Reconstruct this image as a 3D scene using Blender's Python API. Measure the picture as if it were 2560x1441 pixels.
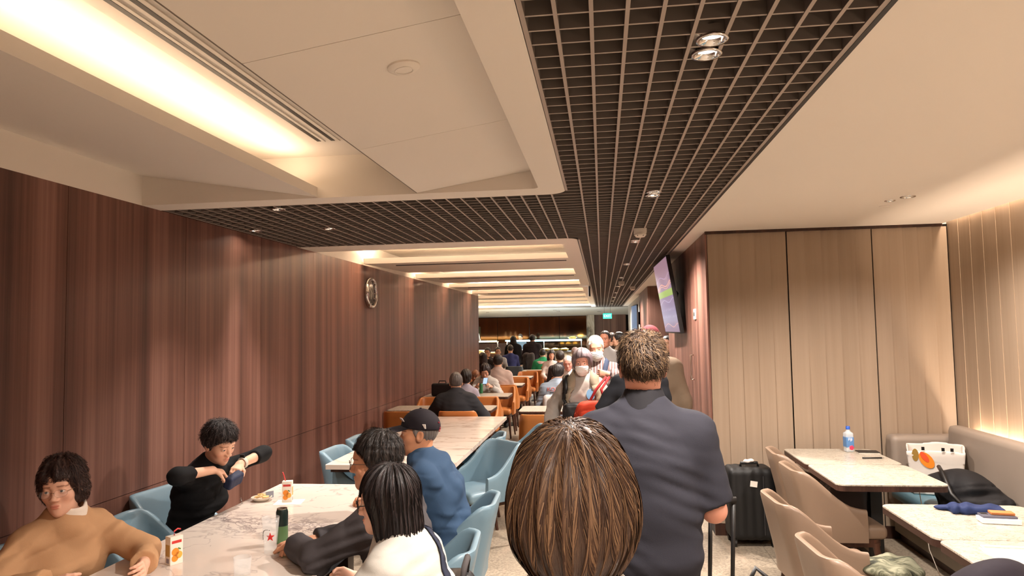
import bpy, bmesh, math, random
import numpy as np
from mathutils import Vector, Matrix
for _o in list(bpy.data.objects): bpy.data.objects.remove(_o)
SC = bpy.context.scene
COL = SC.collection
R = math.radians
# ------------------------------------------------------------------ camera
HC = 1.75
YAW, PITCH, ROLL, FPX = 0.126158, 0.061058, -0.017533, 1754.36
_cy, _sy, _cp, _sp = math.cos(YAW), math.sin(YAW), math.cos(PITCH), math.sin(PITCH)
CF = Vector((-_sy*_cp, _cy*_cp, _sp)); _R0 = Vector((_cy, _sy, 0)); _U0 = _R0.cross(CF)
CR = _R0*math.cos(ROLL) + _U0*math.sin(ROLL); CU = -_R0*math.sin(ROLL) + _U0*math.cos(ROLL)
camd = bpy.data.cameras.new('camera'); camo = bpy.data.objects.new('camera', camd); COL.objects.link(camo)
camd.sensor_fit = 'HORIZONTAL'; camd.sensor_width = 36.0; camd.lens = FPX*36.0/2560.0
camd.clip_start = 0.05; camd.clip_end = 200
camo.matrix_world = Matrix(((CR.x, CU.x, -CF.x, 0), (CR.y, CU.y, -CF.y, 0), (CR.z, CU.z, -CF.z, HC), (0, 0, 0, 1)))
SC.camera = camo
def _ray(x, y): return CF*FPX + CR*(x-1280) - CU*(y-720.5)
def onz(x, y, z):
    d = _ray(x, y); t = (z-HC)/d.z; return Vector((d.x*t, d.y*t, z))
def aty(x, y, Y):
    d = _ray(x, y); t = Y/d.y; return Vector((d.x*t, Y, HC+d.z*t))
def atx(x, y, X):
    d = _ray(x, y); t = X/d.x; return Vector((X, d.y*t, HC+d.z*t))
# ------------------------------------------------------------------ world, view
W = bpy.data.worlds.new('world'); SC.world = W; W.use_nodes = True
_bg = W.node_tree.nodes['Background']; _bg.inputs[0].default_value = (1.0, 0.86, 0.74, 1); _bg.inputs[1].default_value = 0.10
vs = SC.view_settings
vs.view_transform = 'Standard'; vs.look = 'None'; vs.gamma = 1.0; vs.use_curve_mapping = False; vs.exposure = 2.0
SC.cycles.max_bounces = 7; SC.cycles.diffuse_bounces = 4; SC.cycles.glossy_bounces = 3; SC.cycles.transmission_bounces = 6
SC.cycles.caustics_reflective = False; SC.cycles.caustics_refractive = False
SC.cycles.sample_clamp_indirect = 5.0; SC.cycles.use_adaptive_sampling = True; SC.cycles.adaptive_threshold = 0.03
LW = (1.0, 0.89, 0.80)      # lamp white
LC = (1.0, 0.76, 0.56)      # cove warm
def area(name, loc, sx, sy, power, color=LW, rot=(0, 0, 0), spread=180, parent=None):
    l = bpy.data.lights.new(name, 'AREA'); l.shape = 'RECTANGLE'; l.size = sx; l.size_y = sy; l.energy = power; l.color = color
    l.spread = R(spread)
    o = bpy.data.objects.new(name, l); COL.objects.link(o); o.location = loc; o.rotation_euler = rot
    if parent: o.parent = parent
    return o
def spot(name, loc, power, ang=80, blend=.6, color=LW, rot=(0, 0, 0), r=.03, parent=None):
    l = bpy.data.lights.new(name, 'SPOT'); l.energy = power; l.spot_size = R(ang); l.spot_blend = blend; l.color = color; l.shadow_soft_size = r
    o = bpy.data.objects.new(name, l); COL.objects.link(o); o.location = loc; o.rotation_euler = rot
    if parent: o.parent = parent
    return o
ZC = 2.575
# ------------------------------------------------------------------ materials
MATS = {}
def srgb(c):
    f = lambda u: u/12.92 if u <= .04045 else ((u+.055)/1.055)**2.4
    return tuple(f(v/255.0) for v in c)
class NT:
    def __init__(s, name):
        s.m = bpy.data.materials.new(name); s.m.use_nodes = True; s.t = s.m.node_tree; s.n = s.t.nodes; s.l = s.t.links
        s.b = s.n['Principled BSDF']
    def add(s, typ, ins=None, **kw):
        n = s.n.new(typ)
        for k, v in kw.items(): setattr(n, k, v)
        for k, v in (ins or {}).items():
            if isinstance(v, bpy.types.NodeSocket): s.l.new(v, n.inputs[k])
            else: n.inputs[k].default_value = v
        return n
    def math(s, op, a, b=0.0, clamp=False):
        n = s.n.new('ShaderNodeMath'); n.operation = op; n.use_clamp = clamp
        for i, v in enumerate((a, b)):
            if isinstance(v, bpy.types.NodeSocket): s.l.new(v, n.inputs[i])
            else: n.inputs[i].default_value = v
        return n.outputs[0]
    def pos(s, scale=(1, 1, 1), obj=False, rot=(0, 0, 0)):
        if obj: o = s.add('ShaderNodeTexCoord').outputs['Object']
        else: o = s.add('ShaderNodeNewGeometry').outputs['Position']
        return s.add('ShaderNodeMapping', {0: o, 'Scale': scale, 'Rotation': rot}).outputs[0]
    def noise(s, vec, scale, detail=2.0, rough=.5, dist=0.0):
        return s.add('ShaderNodeTexNoise', {'Vector': vec, 'Scale': scale, 'Detail': detail, 'Roughness': rough, 'Distortion': dist}).outputs[0]
    def ramp(s, fac, stops, interp='LINEAR'):
        n = s.add('ShaderNodeValToRGB', {0: fac}); n.color_ramp.interpolation = interp; e = n.color_ramp.elements
        while len(e) < len(stops): e.new(.5)
        for i, (p, c) in enumerate(stops):
            e[i].position = p; e[i].color = (c, c, c, 1) if not isinstance(c, tuple) else (c[0], c[1], c[2], 1)
        return n.outputs[0]
    def mix(s, fac, a, b, blend='MIX'):
        n = s.n.new('ShaderNodeMix'); n.data_type = 'RGBA'; n.blend_type = blend
        for i, v in ((0, fac), (6, a), (7, b)):
            if isinstance(v, bpy.types.NodeSocket): s.l.new(v, n.inputs[i])
            elif i == 0: n.inputs[0].default_value = v
            else: n.inputs[i].default_value = (v[0], v[1], v[2], 1)
        return n.outputs[2]
    def base(s, c):
        if isinstance(c, bpy.types.NodeSocket): s.l.new(c, s.b.inputs['Base Color'])
        else: s.b.inputs['Base Color'].default_value = (c[0], c[1], c[2], 1)
    def set(s, **kw):
        for k, v in kw.items():
            i = s.b.inputs[k.replace('_', ' ')]
            if isinstance(v, bpy.types.NodeSocket): s.l.new(v, i)
            else: i.default_value = v
    def bump(s, h, strength=.3, dist=.002):
        n = s.add('ShaderNodeBump', {'Height': h, 'Strength': strength, 'Distance': dist}); s.l.new(n.outputs[0], s.b.inputs['Normal'])
def plain(name, c, rough=.6, metal=0.0, var=.06, nscale=8.0, bump=0.0, bscale=120.0, spec=.5, coat=0.0):
    """flat colour in sRGB 0-255 with slight mottling and optional fine relief"""
    if name in MATS: return MATS[name]
    t = NT(name); c = srgb(c); v = t.pos(obj=True)
    n = t.noise(v, nscale, 3.0)
    t.base(t.mix(n, tuple(x*(1-var) for x in c), tuple(min(1, x*(1+var)) for x in c)))
    t.set(Roughness=rough, Metallic=metal); t.b.inputs['Specular IOR Level'].default_value = spec
    if coat: t.b.inputs['Coat Weight'].default_value = coat; t.b.inputs['Coat Roughness'].default_value = .12
    if bump: t.bump(t.noise(v, bscale, 2.0), bump, .002)
    MATS[name] = t.m; return t.m
def emit(name, c, strength):
    if name in MATS: return MATS[name]
    t = NT(name); c = srgb(c); t.base((0, 0, 0)); t.b.inputs['Emission Color'].default_value = (*c, 1); t.b.inputs['Emission Strength'].default_value = strength
    MATS[name] = t.m; return t.m
def glass(name, c=(255, 255, 255), rough=.0, ior=1.45):
    if name in MATS: return MATS[name]
    t = NT(name); t.base(srgb(c)); t.set(Roughness=rough, IOR=ior); t.b.inputs['Transmission Weight'].default_value = 1.0
    MATS[name] = t.m; return t.m
# ------------------------------------------------------------------ objects
def tag(o, label=None, cat=None, group=None, kind=None):
    if label: o['label'] = label
    if cat: o['category'] = cat
    if group: o['group'] = group
    if kind: o['kind'] = kind
    return o
def empty(name, loc=(0, 0, 0), rz=0.0, label=None, cat=None, group=None, kind=None):
    o = bpy.data.objects.new(name, None); COL.objects.link(o); o.location = loc; o.rotation_euler = (0, 0, rz); o.empty_display_size = .1
    return tag(o, label, cat, group, kind)
def link(name, me, mat=None, parent=None, loc=None, rot=None):
    o = bpy.data.objects.new(name, me); COL.objects.link(o)
    if mat is not None and len(me.materials) == 0: me.materials.append(mat)
    if parent is not None: o.parent = parent
    if loc is not None: o.location = loc
    if rot is not None: o.rotation_euler = rot
    return o
def npmesh(name, V, F, smooth=True):
    me = bpy.data.meshes.new(name); V = np.asarray(V, np.float32); F = np.asarray(F, np.int32); k = F.shape[1]
    me.vertices.add(len(V)); me.vertices.foreach_set('co', V.ravel())
    me.loops.add(F.size); me.loops.foreach_set('vertex_index', F.ravel())
    me.polygons.add(len(F)); me.polygons.foreach_set('loop_start', np.arange(0, F.size, k, dtype=np.int32))
    me.polygons.foreach_set('loop_total', np.full(len(F), k, np.int32))
    if smooth: me.polygons.foreach_set('use_smooth', np.ones(len(F), bool))
    me.update(calc_edges=True); return me
def vattr(me, name, data):
    data = np.asarray(data, np.float32)
    if data.shape[1] == 3: data = np.concatenate([data, np.ones((len(data), 1), np.float32)], 1)
    a = me.color_attributes.new(name, 'FLOAT_COLOR', 'POINT'); a.data.foreach_set('color', data.ravel())
class MB:
    """collects simple solids into one bmesh"""
    def __init__(s): s.bm = bmesh.new()
    def box(s, c, d, rz=0.0, M=None, bev=0.0, seg=2):
        m = Matrix.Translation(c) @ Matrix.Rotation(rz, 4, 'Z') @ (M or Matrix.Identity(4)) @ Matrix.Diagonal((d[0], d[1], d[2], 1))
        r = bmesh.ops.create_cube(s.bm, size=1.0, matrix=m)
        if bev > 0:
            es = list({e for v in r['verts'] for e in v.link_edges}); bmesh.ops.bevel(s.bm, geom=es, offset=bev, segments=seg, profile=.7, affect='EDGES')
        return s
    def bb(s, x0, x1, y0, y1, z0, z1, bev=0.0): return s.box(((x0+x1)/2, (y0+y1)/2, (z0+z1)/2), (x1-x0, y1-y0, z1-z0), bev=bev)
    def cone(s, a, b, ra, rb, n=16, cap=True):
        a = Vector(a); b = Vector(b); d = b-a; q = d.to_track_quat('Z', 'Y').to_matrix().to_4x4()
        m = Matrix.Translation((a+b)/2) @ q
        bmesh.ops.create_cone(s.bm, cap_ends=cap, segments=n, radius1=ra, radius2=rb, depth=d.length, matrix=m); return s
    def tube(s, pts, r, n=8):
        pts = [Vector(p) for p in pts]; rings = []
        up = Vector((0, 0, 1))
        for i, p in enumerate(pts):
            t = (pts[min(i+1, len(pts)-1)]-pts[max(i-1, 0)]).normalized()
            u = t.cross(up); u = u if u.length > 1e-3 else t.cross(Vector((1, 0, 0))); u.normalize(); w = t.cross(u)
            rr = r[i] if isinstance(r, (list, tuple)) else r
            rings.append([s.bm.verts.new(p+u*rr*math.cos(2*math.pi*k/n)+w*rr*math.sin(2*math.pi*k/n)) for k in range(n)])
        for a, b in zip(rings, rings[1:]):
            for k in range(n): s.bm.faces.new((a[k], a[(k+1) % n], b[(k+1) % n], b[k]))
        s.bm.faces.new(rings[0][::-1]); s.bm.faces.new(rings[-1]); return s
    def lathe(s, prof, c=(0, 0, 0), n=24, M=None):
        M = M or Matrix.Identity(4); c = Vector(c); rings = []
        for (r, z) in prof:
            if r < 1e-6: rings.append([s.bm.verts.new(c + (M @ Vector((0, 0, z))))])
            else: rings.append([s.bm.verts.new(c + (M @ Vector((r*math.cos(2*math.pi*k/n), r*math.sin(2*math.pi*k/n), z)))) for k in range(n)])
        for a, b in zip(rings, rings[1:]):
            for k in range(n):
                k2 = (k+1) % n
                if len(a) == 1 and len(b) == 1: continue
                if len(a) == 1: s.bm.faces.new((a[0], b[k2], b[k]))
                elif len(b) == 1: s.bm.faces.new((a[k], a[k2], b[0]))
                else: s.bm.faces.new((a[k], a[k2], b[k2], b[k]))
        return s
    def prism(s, poly, z0, z1):
        """poly: ccw 2-D outline, extruded in z"""
        a = [s.bm.verts.new((p[0], p[1], z0)) for p in poly]; b = [s.bm.verts.new((p[0], p[1], z1)) for p in poly]; n = len(poly)
        s.bm.faces.new(a[::-1]); s.bm.faces.new(b)
        for i in range(n): s.bm.faces.new((a[i], a[(i+1) % n], b[(i+1) % n], b[i]))
        return s
    def poly(s, pts): s.bm.faces.new([s.bm.verts.new(p) for p in pts]); return s
    def build(s, name, mat=None, parent=None, smooth=False, loc=None, rot=None, auto=False):
        me = bpy.data.meshes.new(name); bmesh.ops.recalc_face_normals(s.bm, faces=s.bm.faces); s.bm.to_mesh(me); s.bm.free()
        if smooth or auto:
            me.polygons.foreach_set('use_smooth', np.ones(len(me.polygons), bool))
            if auto: me.set_sharp_from_angle(angle=R(38))
        return link(name, me, mat, parent, loc, rot)
def rrect(x0, x1, y0, y1, r, n=5):
    pts = []
    for cx, cy, a0 in ((x1-r, y0+r, -90), (x1-r, y1-r, 0), (x0+r, y1-r, 90), (x0+r, y0+r, 180)):
        for i in range(n+1):
            a = R(a0+90*i/n); pts.append((cx+r*math.cos(a), cy+r*math.sin(a)))
    return pts
def copy_tree(o, parent=None, label=None, group=None):
    c = o.copy(); COL.objects.link(c); c.parent = parent
    if label: c['label'] = label
    if group: c['group'] = group
    for ch in list(o.children):
        copy_tree(ch, c)
    return c
def text_mesh(s, size, mat, name='lettering', parent=None, loc=(0, 0, 0), rot=(0, 0, 0), depth=.001, align='CENTER', sx=1.0):
    cu = bpy.data.curves.new(name, 'FONT'); cu.body = s; cu.size = size; cu.extrude = depth; cu.align_x = align; cu.align_y = 'CENTER'; cu.resolution_u = 3
    t = bpy.data.objects.new('tmp_text', cu); COL.objects.link(t)
    me = bpy.data.meshes.new_from_object(t); bpy.data.objects.remove(t); bpy.data.curves.remove(cu); me.name = name
    o = link(name, me, mat, parent, loc, rot); o.scale = (sx, 1, 1); return o
# ------------------------------------------------------------------ signed distance toolkit
f32 = np.float32
def smin(a, b, k):
    h = np.maximum(k-np.abs(a-b), 0)/k; return np.minimum(a, b)-h*h*k*.25
def smax(a, b, k): return -smin(-a, -b, k)
def cap(a, b, ra, rb=None):
    a = np.asarray(a, f32); b = np.asarray(b, f32); rb = ra if rb is None else rb; d = b-a; L = float(d@d)+1e-9
    def f(P):
        q = P-a; t = np.clip((q@d)/L, 0, 1); return np.linalg.norm(q-t[:, None]*d, axis=1)-(ra+(rb-ra)*t)
    return f
def capcut(a, b, ra, rb, k=.004):
    a = np.asarray(a, f32); b = np.asarray(b, f32); g = cap(a, b+(b-a)/np.linalg.norm(b-a)*.05, ra, rb); n = (b-a)/np.linalg.norm(b-a)
    return lambda P: smax(g(P), (P-b)@n.astype(f32), k)
def ell(c, r, M=None):
    c = np.asarray(c, f32); r = np.asarray(r, f32)
    def f(P):
        q = P-c
        if M is not None: q = q@M
        k0 = np.linalg.norm(q/r, axis=1); k1 = np.linalg.norm(q/(r*r), axis=1)+1e-9; return k0*(k0-1)/k1
    return f
def ecap(a, b, u, r0, r1):
    """capsule of elliptic section; u = wide axis, r0/r1 = (wide, narrow) at a and b"""
    a = np.asarray(a, f32); b = np.asarray(b, f32); d = b-a; Ln = np.linalg.norm(d); w = d/Ln; u = np.asarray(u, f32); u = u-w*(u@w); u = u/np.linalg.norm(u); v = np.cross(w, u)
    def f(P):
        q = P-a; t = q@w; tc = np.clip(t/Ln, 0, 1); ru = r0[0]+(r1[0]-r0[0])*tc; rv = r0[1]+(r1[1]-r0[1])*tc; ov = t-tc*Ln
        x = q@u; y = q@v
        k0 = np.sqrt((x/ru)**2+(y/rv)**2+(ov/rv)**2); k1 = np.sqrt((x/ru**2)**2+(y/rv**2)**2+(ov/rv**2)**2)+1e-9
        return k0*(k0-1)/k1
    return f
def rbox(c, hd, r, M=None):
    c = np.asarray(c, f32); hd = np.asarray(hd, f32)-r
    def f(P):
        q = P-c
        if M is not None: q = q@M
        q = np.abs(q)-hd; return np.linalg.norm(np.maximum(q, 0), axis=1)+np.minimum(q.max(1), 0)-r
    return f
def union(lst):
    """lst of (fn, k)"""
    def f(P):
        d = lst[0][0](P)
        for g, k in lst[1:]:
            e = g(P); d = smin(d, e, k) if k > 0 else np.minimum(d, e)
        return d
    return f
def folds(P, amp, wl, seed=0, aniso=(1, 1, 1)):
    rg = np.random.RandomState(seed); P = P*np.asarray(aniso, f32); o = 0
    for i in range(2):
        k1 = rg.randn(3).astype(f32); k1 *= (2*math.pi/(wl*(1+.6*i)))/np.linalg.norm(k1)
        k2 = rg.randn(3).astype(f32); k2 *= (2*math.pi/(wl*3.2))/np.linalg.norm(k2); k3 = rg.randn(3).astype(f32); k3 *= (2*math.pi/(wl*3.8))/np.linalg.norm(k3)
        m = .5+.5*np.sin(P@k3+rg.rand()*6); r = np.sin(P@k1+1.5*np.sin(P@k2+rg.rand()*6)+rg.rand()*6)
        o = o+m*(r*.6+.4*(1-2*np.sqrt(np.abs(np.sin(.5*(P@k1)+.7*np.sin(P@k2))))))
    return (amp*.75*o).astype(f32)
def sdf_mesh(fn, lo, hi, h, B=5):
    lo = np.asarray(lo, f32)-2*h; hi = np.asarray(hi, f32)+2*h
    n = np.ceil((hi-lo)/h).astype(int)+1; nb = np.ceil(n/B).astype(int); n = nb*B
    ii = np.stack(np.meshgrid(*[np.arange(k) for k in nb], indexing='ij'), -1).reshape(-1, 3)
    cen = lo+(ii+.5)*B*h-.5*h
    dc = np.concatenate([fn(c.astype(f32)) for c in np.array_split(cen, max(1, len(cen)//200000+1))])
    act = np.abs(dc) < B*h*.87*1.35+h
    Fb = np.repeat((np.sign(dc)*10)[:, None], B**3, 1).astype(f32)
    oi = np.stack(np.meshgrid(*[np.arange(B)]*3, indexing='ij'), -1).reshape(-1, 3)
    ai = np.nonzero(act)[0]
    for ch in np.array_split(ai, max(1, len(ai)*B**3//400000+1)):
        if len(ch) == 0: continue
        P = (lo+((ii[ch]*B)[:, None, :]+oi[None])*h).reshape(-1, 3).astype(f32); Fb[ch] = fn(P).reshape(len(ch), -1)
    F = Fb.reshape(nb[0], nb[1], nb[2], B, B, B).transpose(0, 3, 1, 4, 2, 5).reshape(n)
    S = F < 0
    C = [S[a:n[0]-1+a, b:n[1]-1+b, c:n[2]-1+c] for a in (0, 1) for b in (0, 1) for c in (0, 1)]
    cnt = sum(x.astype(np.int8) for x in C); cells = np.argwhere((cnt > 0) & (cnt < 8))
    if len(cells) == 0: return np.zeros((0, 3), f32), np.zeros((0, 4), np.int32)
    pos = np.zeros((len(cells), 3), f32); num = np.zeros(len(cells), f32)
    co = np.array([(a, b, c) for a in (0, 1) for b in (0, 1) for c in (0, 1)])
    val = np.stack([F[cells[:, 0]+a, cells[:, 1]+b, cells[:, 2]+c] for a, b, c in co], 1)
    val = np.clip(val, -h, h)
    for i in range(8):
        for j in range(i+1, 8):
            if np.abs(co[i]-co[j]).sum() != 1: continue
            m = (val[:, i] < 0) != (val[:, j] < 0); t = val[m, i]/(val[m, i]-val[m, j])
            pos[m] += co[i]+t[:, None]*(co[j]-co[i]); num[m] += 1
    V = lo+(cells+pos/num[:, None])*h
    idx = np.full(np.array(n)-1, -1, np.int32); idx[tuple(cells.T)] = np.arange(len(cells))
    Q = []
    for ax in range(3):
        s0 = [slice(0, -1)]*3; s1 = [slice(0, -1)]*3
        s0 = [slice(1, -1)]*3; s1 = [slice(1, -1)]*3; s0[ax] = slice(0, -1); s1[ax] = slice(1, None)
        A, Bq = S[tuple(s0)], S[tuple(s1)]; e = np.argwhere(A != Bq)
        if len(e) == 0: continue
        ins = A[tuple(e.T)]; g = e+1; g[:, ax] -= 1
        u, v = (ax+1) % 3, (ax+2) % 3
        du = np.zeros(3, int); du[u] = 1; dv = np.zeros(3, int); dv[v] = 1
        q = np.stack([idx[tuple((g-du-dv).T)], idx[tuple((g-dv).T)], idx[tuple(g.T)], idx[tuple((g-du).T)]], 1)
        q[~ins] = q[~ins][:, ::-1]; Q.append(q)
    return V.astype(f32), np.concatenate(Q)
def sdf_obj(name, fn, lo, hi, h, mat, parent=None, loc=None, rot=None):
    V, F = sdf_mesh(fn, lo, hi, h); return link(name, npmesh(name, V, F), mat, parent, loc, rot)
def sgrad(fn, P, e=.002):
    g = np.stack([fn(P+np.array(d, f32)*e)-fn(P-np.array(d, f32)*e) for d in ((1, 0, 0), (0, 1, 0), (0, 0, 1))], 1)
    return g/(np.linalg.norm(g, axis=1)[:, None]+1e-9)
# ------------------------------------------------------------------ people: shared builders
def skin_mat(c, name='skin'):
    key = 'skin_%d_%d_%d' % c
    if key in MATS: return MATS[key]
    t = NT(key); a = t.add('ShaderNodeAttribute', attribute_name='tone').outputs['Color']
    v = t.pos(obj=True); n = t.noise(v, 35, 3)
    b = t.mix(n, tuple(x*.93 for x in srgb(c)), tuple(min(1, x*1.05) for x in srgb(c)))
    t.base(t.mix(1.0, b, a, 'MULTIPLY')); t.set(Roughness=.48); t.b.inputs['Specular IOR Level'].default_value = .35
    t.b.inputs['Subsurface Weight'].default_value = .12; t.b.inputs['Subsurface Radius'].default_value = (.012, .005, .003); t.b.inputs['Subsurface Scale'].default_value = .6
    t.bump(t.noise(v, 260, 2), .12, .001); MATS[key] = t.m; return t.m
def hair_mat(c, c2, rough=.42):
    key = 'hair_%d_%d_%d_%d' % (*c, c2[0])
    if key in MATS: return MATS[key]
    t = NT(key); a = t.add('ShaderNodeAttribute', attribute_name='tone').outputs['Color']
    m = t.add('ShaderNodeMapping', {0: a, 'Scale': (1, 1, .12)}).outputs[0]
    n = t.noise(m, 26, 4, .65); n2 = t.noise(m, 7, 2)
    f = t.ramp(t.math('ADD', t.math('MULTIPLY', n, .6), t.math('MULTIPLY', n2, .4)), [(.38, 0.0), (.66, 1.0)])
    t.base(t.mix(f, srgb(c), srgb(c2))); t.set(Roughness=rough); t.b.inputs['Specular IOR Level'].default_value = .55
    t.bump(t.noise(m, 60, 3, .7), .8, .004); MATS[key] = t.m; return t.m
def fabric(c, rough=.85, bump=.25, name=None, bs=420.0):
    return plain(name or 'fabric_%d_%d_%d' % c, c, rough, 0, .08, 14, bump, bs, .25)
# --- head in its own frame: face +Y, up +Z, right +X, origin mid skull
def head_fn(sex, aged=0.0):
    f = sex == 'f'
    jw = .040 if f else .05
    body = union([(ell((0, -.015, .03), (.072, .092, .085)), 0), (ell((0, .045, .045), (.056, .043, .048)), .03),
                  (ell((0, .020, -.03), (.058 if f else .061, .066, .083)), .03), (ell((0, .034, -.076), (jw, .050, .036)), .03),
                  (cap((0, .068, -.094), (0, .069, -.098), .014 if f else .018), .028),
                  (ell((.040, .055, -.022), (.022, .022, .022)), .025), (ell((-.040, .055, -.022), (.022, .022, .022)), .025),
                  (cap((-.034, .076 if f else .078, .028), (.034, .076 if f else .078, .028), .006 if f else .011), .022)])
    nk = .045 if f else .055
    neck = cap((0, -.022, -.05), (0, -.034, -.21), nk, nk+.006)
    sock = union([(ell((s*.031, .100, .006), (.019, .017, .011)), 0) for s in (-1, 1)])
    nose = union([(cap((0, .084, .006), (0, .102 if f else .105, -.027), .0068, .0098 if f else .0115), 0), (ell((.0115, .096, -.031), (.0085, .011, .008)), .008), (ell((-.0115, .096, -.031), (.0085, .011, .008)), .008)])
    lids = union([(ell((s*.031, .0745, .006), (.0152, .0148, .0145)), 0) for s in (-1, 1)])
    slit = union([(ell((s*.031, .090, .0045), (.0125, .016, .0042)), 0) for s in (-1, 1)])
    lw_ = .019 if f else .022; lipu = ell((0, .0890, -.0590), (lw_, .0080, .0048)); lipl = ell((0, .0870, -.0675), (lw_*.82, .0080, .0058))
    crease = ell((0, .099, -.0630), (lw_*.95, .010, .0014))
    def ear(s):
        a = R(12); M = np.array([[1, 0, 0], [0, math.cos(a), -math.sin(a)], [0, math.sin(a), math.cos(a)]], f32)
        o = ell((s*.077, -.010, -.004), (.0095, .021, .033), M); i = ell((s*.086, -.006, .002), (.008, .012, .020), M)
        return lambda P: smax(o(P), -i(P), .006)
    eL, eR = ear(-1), ear(1)
    def fn(P):
        d = smin(body(P), neck(P), .035)
        d = smax(d, -sock(P), .016); d = smin(d, nose(P), .014)
        l = smax(lids(P), -slit(P), .0025); d = smin(d, l, .006)
        d = smin(d, lipu(P), .008); d = smin(d, lipl(P), .008); d = smax(d, -crease(P), .004)
        d = smin(d, eL(P), .008); d = smin(d, eR(P), .008)
        return d
    return fn
def head_tone(V, sex, brow=(.48, .40, .37), lip=(.84, .55, .54)):
    t = np.ones((len(V), 3), f32); x, y, z = V[:, 0], V[:, 1], V[:, 2]
    front = y > .07
    lipm = (np.minimum(ell((0, .0890, -.0590), (.018, .013, .0046))(V), ell((0, .0870, -.0675), (.015, .013, .0054))(V)) < .0005) & (y > .06)
    t[lipm] = lip if sex == 'f' else (.90, .72, .70)
    for s in (-1, 1):
        xx = np.abs(x-s*.033); zb = .0275-.16*np.maximum(0, np.abs(x)-.033)+.06*np.minimum(0, np.abs(x)-.033)
        b = (xx < .021) & (np.abs(z-zb) < (.0030 if sex == 'f' else .0040)) & (y > .05); t[b] = brow
    ck = np.exp(-(((np.abs(x)-.04)/.02)**2+((z+.03)/.022)**2))*(y > .03); t[:, 1] -= .08*ck; t[:, 2] -= .08*ck
    return t
HCACHE = {}
def head_mesh(sex, res):
    k = (sex, res)
    if k not in HCACHE:
        V, F = sdf_mesh(head_fn(sex), (-.1, -.125, -.27), (.1, .13, .125), res); HCACHE[k] = (V, F, head_tone(V, sex))
    return HCACHE[k]
# --- hair in the head frame
def hair_fn(style, vol=0.0, seed=1):
    def shell(t, top=0.0): return ell((0, -.017, .032+top*.5), (.073+t, .092+t, .085+t+top*.5))
    def zcut(ys, zs):
        ys = np.asarray(ys, f32); zs = np.asarray(zs, f32); return lambda P: (np.interp(P[:, 1], ys, zs).astype(f32)-P[:, 2])*.75
    def clump(P, amp, n):
        th = np.arctan2(P[:, 1]+.04, P[:, 0]); return amp*(np.sin(th*n+9*P[:, 2]+seed)+.6*np.sin(th*n*2.3-14*P[:, 2]+2*seed))
    if style == 'short':
        s = shell(.011+vol, .012); c = zcut((-.13, -.08, -.04, -.005, .012, .022, .04, .06, .08, .1), (-.075, -.07, -.045, -.03, -.03, .0, .035, .055, .07, .075))
        return lambda P: smax(s(P)+clump(P, .0016, 17)+folds(P, .003, .035, seed), c(P), .010)
    if style == 'crop':                                   # short back and sides, volume on the crown
        s = union([(shell(.007+vol, .0), 0), (ell((0, .0, .085), (.068+vol, .082+vol, .045+vol)), .03)]); c = zcut((-.13, -.08, -.04, -.005, .012, .022, .04, .06, .08, .1), (-.085, -.08, -.05, -.03, -.03, .0, .035, .055, .07, .075))
        return lambda P: smax(s(P)+clump(P, .0012, 19)+folds(P, .004, .04, seed), c(P), .008)
    if style == 'bobr':                                   # rounded bob, ends turned in
        s = union([(shell(.018+vol, .010), 0), (ell((0, -.022, -.022), (.098+vol, .100+vol, .125)), .04)]); op = rbox((0, .118, -.095), (.062, .085, .135), .03)
        return lambda P: smax(smax(s(P)+clump(P, .0022, 15)+folds(P, .003, .07, seed, (1, 1, .3)), -op(P), .010), (-.140-P[:, 2]+.008*np.sin(P[:, 0]*75)), .03)
    if style == 'pixie':                                  # fuller short hair with a side-swept fringe
        s = union([(shell(.020+vol, .014), 0), (ell((0, -.05, -.035), (.068, .055, .05)), .04)])
        c = zcut((-.13, -.09, -.05, -.02, .0, .02, .04, .055, .075, .1), (-.105, -.10, -.085, -.06, -.045, -.035, .0, .032, .062, .07))
        return lambda P: smax(s(P)+clump(P, .0025, 13)+folds(P, .005, .045, seed), c(P)-P[:, 0]*.12, .010)
    if style == 'perm':
        s = union([(shell(.026+vol, .018), 0), (ell((0, -.045, -.04), (.088, .075, .07)), .04)])
        c = zcut((-.14, -.09, -.05, -.02, .0, .02, .04, .055, .075, .1), (-.115, -.11, -.10, -.095, -.085, -.07, -.045, .02, .05, .06))
        return lambda P: smax(s(P)+clump(P, .003, 11)+folds(P, .007, .04, seed), c(P)-P[:, 0]*.10, .012)
    if style in ('bob', 'long'):
        zb = -.135 if style == 'bob' else -.30
        s = union([(shell(.018+vol, .010), 0), (ecap((0, -.022, .03), (0, -.030, -.095), (1, 0, 0), (.090+vol, .098+vol), (.098+vol, .096+vol)), .03)] + ([(ecap((0, -.06, -.05), (0, -.085, -.30), (1, 0, 0), (.095, .06), (.085, .04)), .04)] if style == 'long' else []))
        op = rbox((0, .118, -.095), (.062, .085, .135), .03); sh = ell((0, .03, -.2), (.07, .075, .10))
        def f(P):
            d = s(P)+clump(P, .0025, 15)+folds(P, .004, .07, seed, (1, 1, .3))
            d = smax(d, -op(P), .010)
            zz = zb+.010*np.sin(P[:, 0]*75+seed)+.006*np.sin(P[:, 0]*190+P[:, 1]*90)+(np.maximum(P[:, 1]+.02, 0)*.15)
            d = smax(d, (zz-P[:, 2])*.9, .012)
            return smax(d, -sh(P), .012)
        return f
    if style == 'ring':                                   # bald on top
        s = shell(.008+vol); c = zcut((-.13, -.08, -.04, -.005, .012, .022), (-.075, -.07, -.045, -.03, -.03, .02)); tp = ell((0, .03, .10), (.062, .10, .07))
        return lambda P: smax(smax(s(P)+folds(P, .003, .03, seed), c(P), .01), -tp(P), .01)
HAIRC = {}
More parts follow.
